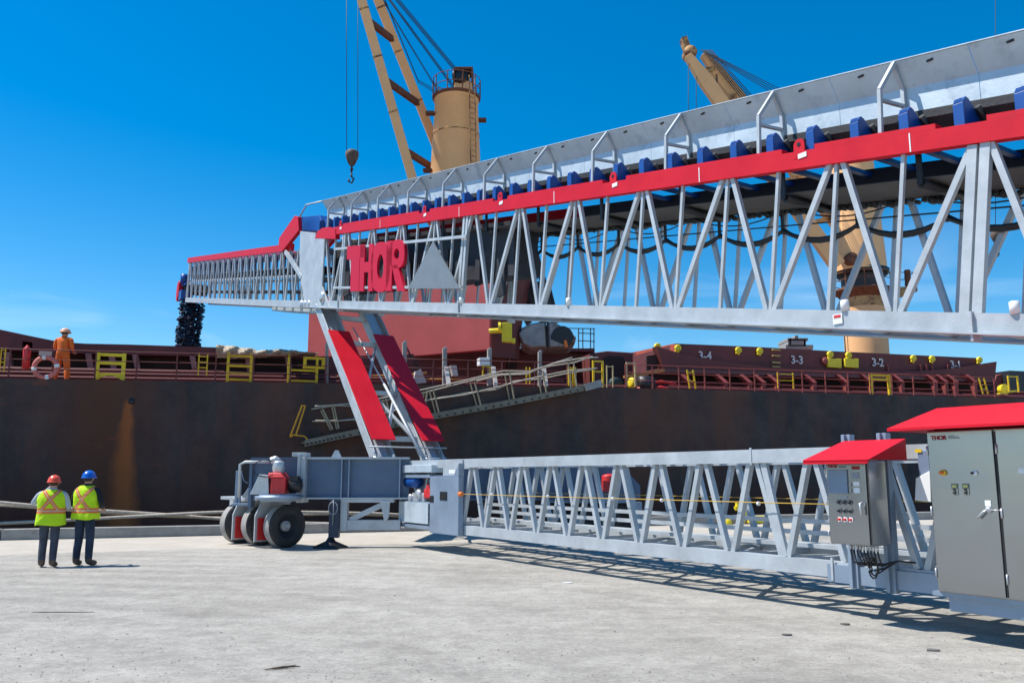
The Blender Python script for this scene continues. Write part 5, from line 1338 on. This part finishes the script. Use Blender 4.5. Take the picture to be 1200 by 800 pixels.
# yellow fender block, dome and valve post by the kerb
def qpt(px, py, o_): return onplane(px, py, Q0+qm*o_, qm)
p = MB(); pts = [qpt(x,y,-.25) for x,y in ((880,613),(880,608.5),(885,604.5),(905,604.5),(905,613))]; p.prism(pts, qm*.35)
p.build('kerb_block', yellowb, origin=qpt(892,613,-.2), label='bright yellow block with a sloped end resting beside the kerb', cat='block', bevel=.02)
p = MB(); c = qpt(851,612,-.1); c.z = 0; p.lathe(c, Z, [(0,.2),(.12,.2),(.2,.14),(.24,.03)], 16); p.build('yellow_dome', yellowb, origin=c, label='low yellow rounded cap on the ground left of the yellow post', cat='bollard cap')
yp = empty('yellow_post', V((qpt(868,612,-.2).x, qpt(868,612,-.2).y, 0)), 'yellow leaning post with short side arm beside the kerb', 'post')
p = MB(); p.beam(qpt(869,613,-.2), qpt(874,589,-.2), .16, .16, qm); p.build('post', yellowb, yp); p = MB(); p.beam(qpt(861,595,-.2), qpt(872,592.5,-.2), .1, .1, qm); p.beam(qpt(864,589,-.2), qpt(864,598,-.2), .12, .1, qm); p.build('arm', yellowb, yp)
# litter: flat dark scraps and a stick on the yard; also a dark streak
def scrap(px, py, w_, d_, label, name='scrap', m=None, h_=.012):
    c = ground(px, py); q_ = MB(); n_ = 9; pts = []
    for k in range(n_): a_ = 2*math.pi*k/n_; f_ = random.uniform(.7,1.1); pts.append(c+V((w_*math.cos(a_)*f_, d_*math.sin(a_)*f_, .002)))
    q_.prism(pts, Z*h_); q_.build(name, m or mat('dark scrap', (.09,.088,.08), .9), origin=c, label=label, cat='scrap')
scrap(991, 731.5, .06, .05, 'small dark flat scrap on the gravel before the small cabinet')
scrap(1093, 762, .07, .06, 'dark grey metal scrap lying lower right on the yard', m=mat('grey scrap', (.14,.14,.13), .8))
scrap(922, 744, .06, .04, 'thin dark scrap on the gravel, left of the other two')
scrap(665, 683, .10, .05, 'white paper scrap lying on the yard before the lattice frame', 'paper_scrap', mat('white paper', (.75,.74,.70), .9))
scrap(73, 717, .50, .035, 'long thin dark streak of tar on the yard below the two workers', 'tar_streak', mat('tar', (.075,.072,.068), .9), .003)  # long flat dark strip lying just above the ground
p = MB(); c0_, c1_ = ground(310, 784, .012), ground(352, 780, .012); p.tube([c0_, c0_.lerp(c1_,.5)+Z*.004+V((0,.02,0)), c1_], [.004,.011,.004], 6)
p.tube([c0_.lerp(c1_,.2)+V((0,.03,0)), c1_+V((-.05,.05,0))], [.008,.003], 5)
p.build('stick', mat('dry stick', (.10,.075,.05), .9), origin=c0_, label='dry brown stick lying on the gravel near the bottom edge', cat='stick')

# ================================================================== PEOPLE
def skin_body(name, joints, bones, fmap, parent, loc, rz, sub=2):
    """joints: name->(co, (rx, ry)); bones: list of (a, b)"""
    names = list(joints); idx = {n_: i for i, n_ in enumerate(names)}
    me = bpy.data.meshes.new(name); me.from_pydata([joints[n_][0] for n_ in names], [(idx[a_], idx[b_]) for a_, b_ in bones], [])
    o = bpy.data.objects.new(name, me); C.objects.link(o)
    md = o.modifiers.new('skin', 'SKIN'); md.use_smooth_shade = True; md.branch_smoothing = .5
    sv = me.skin_vertices[0].data
    for n_ in names:
        r_ = joints[n_][1]; sv[idx[n_]].radius = r_ if isinstance(r_, tuple) else (r_, r_)
    for v_ in sv: v_.use_root = False
    sv[idx['pelvis']].use_root = True
    sd = o.modifiers.new('sub', 'SUBSURF'); sd.levels = sub; sd.render_levels = sub
    bpy.context.view_layer.update()
    dg = bpy.context.evaluated_depsgraph_get(); ev_ = o.evaluated_get(dg)
    m2 = bpy.data.meshes.new_from_object(ev_); bpy.data.objects.remove(o)
    return m2, names, idx
def closest_bone(p_, joints, bones):
    best = None
    for a_, b_ in bones:
        A_, B_ = V(joints[a_][0]), V(joints[b_][0]); d_ = B_-A_; L_ = d_.length_squared
        t = max(0, min(1, (p_-A_).dot(d_)/L_)) if L_ else 0
        ra = joints[a_][1]; ra = sum(ra)/2 if isinstance(ra, tuple) else ra
        rb = joints[b_][1]; rb = sum(rb)/2 if isinstance(rb, tuple) else rb
        dist = (p_-(A_+d_*t)).length/(ra*(1-t)+rb*t)
        if best is None or dist < best[0]: best = (dist, (a_, b_), t)
    return best
def vest_material():
    m, nd, lk = nodemat('high visibility vest'); b = nd['Principled BSDF']; b.inputs['Roughness'].default_value = .8
    tc = nd.new('ShaderNodeTexCoord'); s_ = nd.new('ShaderNodeSeparateXYZ'); lk.new(tc.outputs['Object'], s_.inputs[0])
    def mt(op, a, b_=None):
        n = nd.new('ShaderNodeMath'); n.operation = op
        for i, x in enumerate((a, b_)):
            if x is None: continue
            if isinstance(x, (int, float)): n.inputs[i].default_value = x
            else: lk.new(x, n.inputs[i])
        return n.outputs[0]
    ax = mt('ABSOLUTE', s_.outputs[0]); z = s_.outputs[2]
    dz = mt('ABSOLUTE', mt('SUBTRACT', z, 1.27))
    diag = mt('SUBTRACT', ax, mt('MULTIPLY', dz, .78))
    def band(v, w0, w1):  # w0: orange edge, w1 silver core
        return mt('LESS_THAN', mt('ABSOLUTE', v), w0), mt('LESS_THAN', mt('ABSOLUTE', v), w1)
    up = mt('GREATER_THAN', z, 1.06)
    o1, s1 = band(diag, .044, .013); o1 = mt('MULTIPLY', o1, up); s1 = mt('MULTIPLY', s1, up)
    o2, s2 = band(mt('SUBTRACT', z, 1.06), .050, .016)
    oo = mt('MAXIMUM', o1, o2); ss = mt('MAXIMUM', s1, s2)
    n = nd.new('ShaderNodeTexNoise'); n.inputs['Scale'].default_value = 6; lk.new(tc.outputs['Object'], n.inputs['Vector'])
    r = nd.new('ShaderNodeValToRGB'); r.color_ramp.elements[0].color = (.42,.70,.0,1); r.color_ramp.elements[1].color = (.62,.88,.01,1); lk.new(n.outputs['Fac'], r.inputs['Fac'])
    m1 = nd.new('ShaderNodeMixRGB'); lk.new(oo, m1.inputs[0]); lk.new(r.outputs[0], m1.inputs[1]); m1.inputs[2].default_value = (.80,.17,.04,1)
    m2 = nd.new('ShaderNodeMixRGB'); lk.new(ss, m2.inputs[0]); lk.new(m1.outputs[0], m2.inputs[1]); m2.inputs[2].default_value = (.62,.40,.24,1)
    lk.new(m2.outputs[0], b.inputs['Base Color'])
    bn = nd.new('ShaderNodeTexNoise'); bn.inputs['Scale'].default_value = 14; lk.new(tc.outputs['Object'], bn.inputs['Vector']); bp = nd.new('ShaderNodeBump'); bp.inputs['Strength'].default_value = .5; bp.inputs['Distance'].default_value = .03; lk.new(bn.outputs['Fac'], bp.inputs['Height']); lk.new(bp.outputs['Normal'], b.inputs['Normal'])
    return m
vestm = vest_material()
def person(loc, rz, hgt, arms, mats, label, vest=True, helmet=helmr, lean=0, stout=1.0, legs=((-.10,.0),(.10,.0)), headturn=0.0, hem=.84):
    r = empty('person', loc, label, 'person'); r.rotation_euler = (0, 0, rz); k = hgt/1.78
    J = {}
    def j(n_, co, rad): J[n_] = (V(co)*k, tuple(x*k for x in rad) if isinstance(rad, tuple) else rad*k)
    s = stout
    j('pelvis', (0,0,.96), (.15*s,.115*s)); j('waist', (0,0+lean*.1,1.10), (.145*s,.11*s)); j('chest', (0,lean*.25,1.30), (.165*s,.12*s)); j('upper', (0,lean*.35,1.42), (.13,.09)); j('neck', (0,lean*.4+.01,1.51), (.06,.06)); j('head', (headturn*.3,lean*.5+.03,1.60), (.078,.09)); j('crown', (headturn*.3,lean*.5+.03,1.70), (.07,.085))
    B = [('pelvis','waist'),('waist','chest'),('chest','upper'),('upper','neck'),('neck','head'),('head','crown')]
    for i, sd in enumerate((-1, 1)):
        t = 'LR'[i]; lx, ly = legs[i]
        j('hip'+t, (sd*.098,0,.88), (.103,.105)); j('knee'+t, (sd*.105+lx*.3,ly*.5+.02,.50), (.078,.08)); j('shin'+t, (sd*.11+lx*.6,ly*.8-.01,.30), (.074,.075)); j('cuff'+t, (sd*.11+lx*.8,ly*.9-.015,.17), (.070,.072)); j('ankle'+t, (sd*.11+lx*.9,ly-.02,.08), (.060,.070)); j('ball'+t, (sd*.13+lx,ly+.10,.055), (.056,.052)); j('toe'+t, (sd*.14+lx,ly+.19,.045), (.048,.042))
        B += [('pelvis','hip'+t),('hip'+t,'knee'+t),('knee'+t,'shin'+t),('shin'+t,'cuff'+t),('cuff'+t,'ankle'+t),('ankle'+t,'ball'+t),('ball'+t,'toe'+t)]
        el, wr = arms[i]
        j('sh'+t, (sd*.205*(1 if not vest else stout),lean*.3,1.40), (.068,.07)); j('el'+t, el, (.05,.05)); j('wr'+t, wr, (.03,.032))
        B += [('upper','sh'+t),('sh'+t,'el'+t),('el'+t,'wr'+t)]
        d_ = (V(wr)-V(el)).normalized(); side = d_.cross(V((0,0,1)) if abs(d_.z) < .9 else V((0,1,0))).normalized(); pn = d_.cross(side)
        palm = V(wr)+d_*.075; j('palm'+t, tuple(palm), (.034,.020)); B.append(('wr'+t,'palm'+t))
        for f_, (off, ln) in enumerate(((-.030,.062),(-.010,.072),(.011,.068),(.031,.052))):
            b0 = palm+d_*.02+side*off; j('f%d'%f_+t, tuple(b0+d_*ln*.5+pn*.006), .0095); j('g%d'%f_+t, tuple(b0+d_*ln*.85+pn*.028), .008); B += [('palm'+t,'f%d'%f_+t),('f%d'%f_+t,'g%d'%f_+t)]
        tb = V(wr)+d_*.03; j('th'+t, tuple(tb-side*.045+d_*.02+pn*.01), .012); j('ti'+t, tuple(tb-side*.055+d_*.05+pn*.02), .0095); B += [('wr'+t,'th'+t),('th'+t,'ti'+t)]
    me, names, idx = skin_body('body', J, B, None, r, loc, rz)
    keys = ['skin','leg','arm','boot','torso']; 
    for kk in keys: me.materials.append(mats[kk])
    tors = set()
    for pl_ in me.polygons:
        _, (a_, b_), t = closest_bone(pl_.center, J, B)
        if b_ in ('head','crown') : mi = 0
        elif b_ == 'neck': mi = 0 if t > .4 else 4
        elif b_[:-1] in ('palm','th','ti') or b_[0] in 'fg' and b_[1].isdigit(): mi = 0
        elif b_[:-1] in ('ball','toe') or (b_[:-1] == 'ankle' and t > .2): mi = 3
        elif b_[:-1] in ('hip','knee','shin','cuff','ankle'): mi = 1
        elif b_[:-1] in ('el','wr','sh'): mi = 2
        else: mi = 4 if pl_.center.z > .98*k else 1
        pl_.material_index = mi; pl_.use_smooth = True
        if vest and ((b_ in ('waist','chest','upper')) or (b_[:-1] == 'sh' and t < .72) or (b_ == 'pelvis') or (b_ == 'neck' and t < .15) or (b_[:-1]=='hip' and pl_.center.z > .86*k)) and .86*k < pl_.center.z < 1.50*k: tors.add(pl_.index)
    # face: nose, eyes, ears joined into the body mesh
    bm = bmesh.new(); bm.from_mesh(me)
    hc = J['head'][0]
    def blob(c, sz, mi):
        g_ = bmesh.ops.create_icosphere(bm, subdivisions=2, radius=1, matrix=Matrix.Translation(c) @ Matrix.Diagonal((*sz, 1)))
        for v_ in g_['verts']:
            for f_ in v_.link_faces: f_.material_index = mi; f_.smooth = True
    me.materials.append(black)
    blob(hc+V((0,.105,-.0))*k, (.012*k,.022*k,.022*k), 0)
    for sd in (-1,1): blob(hc+V((sd*.03,.085,.03))*k, (.011*k,.008*k,.007*k), 5); blob(hc+V((sd*.082,.0,.01))*k, (.012*k,.022*k,.032*k), 0)
    blob(hc+V((0,.09,-.045))*k, (.024*k,.008*k,.006*k), 5)
    me2 = bpy.data.meshes.new('body'); bm.to_mesh(me2); bm.free()
    for kk in me.materials: me2.materials.append(kk)
    bo = bpy.data.objects.new('body', me2); C.objects.link(bo); bo.parent = r
    if vest:
        vb = bmesh.new(); NS = 40; rg = []
        import mathutils
        rows = [(hem,.245,.175),(hem+.06,.248,.178),(hem+.14,.238,.170),(1.04,.228,.158),(1.12,.226,.152),(1.20,.232,.152),(1.28,.238,.152),(1.34,.236,.146),(1.40,.222,.130),(1.445,.190,.112),(1.475,.145,.092),(1.492,.100,.080)]
        for (z_, rx_, ry_) in rows:
            ring = []
            for q_ in range(NS):
                a_ = 2*math.pi*q_/NS; cs, sn_ = math.cos(a_), math.sin(a_)
                x_ = rx_*stout*abs(cs)**.80*(1 if cs > 0 else -1); y_ = ry_*abs(sn_)**.85*(1 if sn_ > 0 else -1)
                nz = mathutils.noise.noise(V((x_*9+hgt*7, y_*9, z_*5)))*.016*(1.4 if z_ < 1.05 else 1)
                f_ = 1+nz/.2
                ring.append(vb.verts.new((x_*f_*k, (y_*f_+lean*.28*max(0,(z_-.9)/.5))*k, (z_+(.012*math.sin(a_*3+hgt) if z_ < 1 else 0))*k)))
            rg.append(ring)
        for i_ in range(len(rg)-1):
            for q_ in range(NS): vb.faces.new((rg[i_][q_], rg[i_][(q_+1) % NS], rg[i_+1][(q_+1) % NS], rg[i_+1][q_]))
        bmesh.ops.recalc_face_normals(vb, faces=vb.faces)
        vm = bpy.data.meshes.new('safety_vest'); vb.to_mesh(vm); vb.free(); vm.materials.append(vestm)
        for pl_ in vm.polygons: pl_.use_smooth = True
        vo = bpy.data.objects.new('safety_vest', vm); C.objects.link(vo); vo.parent = r
        sm = vo.modifiers.new('solid', 'SOLIDIFY'); sm.thickness = .008; ss_ = vo.modifiers.new('sub', 'SUBSURF'); ss_.levels = 1; ss_.render_levels = 1
    # helmet
    hb_ = bmesh.new(); c = hc+V((0,-.005,.045))*k; nn, rr = 24, 8; rings = []
    for i in range(rr+1):
        ph = math.pi/2*i/rr; ring = []
        for q_ in range(nn):
            a_ = 2*math.pi*q_/nn; ring.append(hb_.verts.new(c+V((.118*math.cos(a_)*math.cos(ph), .140*math.sin(a_)*math.cos(ph), .005+.125*math.sin(ph)))*k) if i < rr else None)
        rings.append(ring)
    tv = hb_.verts.new(c+V((0,0,.13))*k)
    for i in range(rr-1):
        for q_ in range(nn): hb_.faces.new((rings[i][q_], rings[i][(q_+1) % nn], rings[i+1][(q_+1) % nn], rings[i+1][q_]))
    for q_ in range(nn): hb_.faces.new((rings[rr-1][q_], rings[rr-1][(q_+1) % nn], tv))
    outer = []
    for q_ in range(nn):
        a_ = 2*math.pi*q_/nn; f_ = 1.10+.26*max(0, math.sin(a_)); outer.append(hb_.verts.new(c+V((.118*math.cos(a_)*1.1, .140*math.sin(a_)*f_, -.008))*k))
    for q_ in range(nn): hb_.faces.new((rings[0][(q_+1) % nn], rings[0][q_], outer[q_], outer[(q_+1) % nn]))
    inner = [hb_.verts.new(v_.co+V((0,0,-.012*k))) for v_ in outer]
    for q_ in range(nn): hb_.faces.new((outer[(q_+1) % nn], outer[q_], inner[q_], inner[(q_+1) % nn]))
    hb_.faces.new(inner[::-1]); bmesh.ops.recalc_face_normals(hb_, faces=hb_.faces)
    hm = bpy.data.meshes.new('hard_hat'); hb_.to_mesh(hm); hb_.free(); hm.materials.append(helmet)
    for pl_ in hm.polygons: pl_.use_smooth = len(pl_.vertices) < 10
    ho = bpy.data.objects.new('hard_hat', hm); C.objects.link(ho); ho.parent = r
    # hair below the helmet
    hr_ = MB(); hr_.add([], []); hm2 = bmesh.new(); bmesh.ops.create_icosphere(hm2, subdivisions=3, radius=1, matrix=Matrix.Translation(hc+V((0,-.02,.03))*k) @ Matrix.Diagonal((.090*k,.098*k,.085*k,1)))
    hx = bpy.data.meshes.new('hair'); hm2.to_mesh(hx); hm2.free(); hx.materials.append(mat('dark hair', (.04,.028,.02), .9)); 
    for pl_ in hx.polygons: pl_.use_smooth = True
    hxo = bpy.data.objects.new('hair', hx); C.objects.link(hxo); hxo.parent = r
    return r
p1 = ground(54.5, 664.5); p2 = ground(95.5, 663)
person(p1, R(14), 1.75, (((-.36,.06,1.20),(-.12,.22,1.52)), ((.31,.02,1.12),(.16,.27,1.16))),
       dict(skin=skin, leg=trousers, arm=sleeveg, boot=boots, torso=sleeveg), 'person in orange-red hard hat, pale grey hoodie and lime vest, raising hands to the face', helmet=helmr, stout=1.10, lean=.05, legs=((.01,.03),(.0,-.06)), hem=.80)
person(p2, R(-7), 1.84, (((-.29,.0,1.12),(-.17,.25,1.10)), ((.32,.0,1.14),(.20,.24,1.06))),
       dict(skin=skin, leg=jeans, arm=sleeveb, boot=boots, torso=sleeveb), 'person in blue hard hat, black sleeves, lime vest and dark jeans, seen from behind', helmet=helmb, stout=1.04, legs=((.0,.0),(.02,.02)), hem=.86)
pz = sh(68, 432, 1.0); dp = S(pz[0], 1.0, deckz(pz[0])-.07+.0)
zf = PS(68, 378, 1.0).z-(deckz(pz[0])-.07)
person(dp+ev*.12, R(-12), min(2.0, max(1.7, zf)), (((-.25,.0,1.12),(-.16,.2,1.05)), ((.25,.0,1.12),(.16,.2,1.05))),
       dict(skin=skin, leg=overall, arm=overall, boot=boots, torso=overall), 'person in orange coverall and pale hard hat standing on the ship deck by the rail', vest=False, helmet=mat("pale orange helmet", (.82,.42,.25), .35, 0, .03, 6), stout=1.25)
bpy.data.objects['person.002'].scale = (1.3, 1.2, 1.04)

# ================================================================== LIGHT / WORLD
SUN_EL, SAZ = R(60), math.atan2(.03, -1)       # sun towards the left, slightly behind the camera
sd = V((math.cos(SUN_EL)*math.cos(SAZ), math.cos(SUN_EL)*math.sin(SAZ), math.sin(SUN_EL)))
sl = bpy.data.lights.new('sun', 'SUN'); sl.energy = 5.0; sl.angle = R(.53); sl.color = (1, .955, .89)
so = bpy.data.objects.new('sun', sl); C.objects.link(so); so.location = (-20, -5, 30); so.rotation_euler = (-sd).to_track_quat('-Z', 'Y').to_euler()
wd = bpy.data.worlds.new('World'); scene.world = wd; wd.use_nodes = True; nt = wd.node_tree; nd = nt.nodes; lk = nt.links
sky = nd.new('ShaderNodeTexSky'); sky.sky_type = 'NISHITA'; sky.sun_disc = False; sky.sun_elevation = SUN_EL
sky.sun_rotation = math.atan2(sd.x, sd.y); sky.air_density = 1.0; sky.dust_density = .25; sky.ozone_density = 3.0; sky.altitude = 0
bg = nd['Background']; bg.inputs['Strength'].default_value = .123
hs = nd.new('ShaderNodeHueSaturation'); hs.inputs['Saturation'].default_value = 1.52; hs.inputs['Hue'].default_value = .496; hs.inputs['Value'].default_value = 1.0
lk.new(sky.outputs['Color'], hs.inputs['Color'])
# thin streaks of cirrus low in the sky
tc = nd.new('ShaderNodeTexCoord'); mpn = nd.new('ShaderNodeMapping'); mpn.inputs['Scale'].default_value = (1.2, 1.2, 7); mpn.inputs['Rotation'].default_value = (0, R(8), 0)
lk.new(tc.outputs['Generated'], mpn.inputs['Vector'])
cn = nd.new('ShaderNodeTexNoise'); cn.inputs['Scale'].default_value = 2.2; cn.inputs['Detail'].default_value = 7; cn.inputs['Distortion'].default_value = .6; lk.new(mpn.outputs['Vector'], cn.inputs['Vector'])
cr = nd.new('ShaderNodeValToRGB'); cr.color_ramp.elements[0].position = .55; cr.color_ramp.elements[1].position = .85; lk.new(cn.outputs['Fac'], cr.inputs['Fac'])
sz = nd.new('ShaderNodeSeparateXYZ'); lk.new(tc.outputs['Generated'], sz.inputs[0])
mr = nd.new('ShaderNodeMapRange'); mr.inputs['From Min'].default_value = .30; mr.inputs['From Max'].default_value = .12; mr.inputs['To Max'].default_value = .55; lk.new(sz.outputs[2], mr.inputs['Value'])
mm_ = nd.new('ShaderNodeMath'); mm_.operation = 'MULTIPLY'; lk.new(cr.outputs['Color'], mm_.inputs[0]); lk.new(mr.outputs['Result'], mm_.inputs[1])
mx = nd.new('ShaderNodeMixRGB'); lk.new(mm_.outputs[0], mx.inputs[0]); lk.new(hs.outputs['Color'], mx.inputs[1]); mx.inputs[2].default_value = (6.5, 7.5, 8.5, 1)
lk.new(mx.outputs[0], bg.inputs['Color'])
scene.view_settings.view_transform = 'Standard'; scene.view_settings.look = 'None'; scene.view_settings.exposure = .38; scene.view_settings.gamma = 1
scene.render.engine = 'CYCLES'
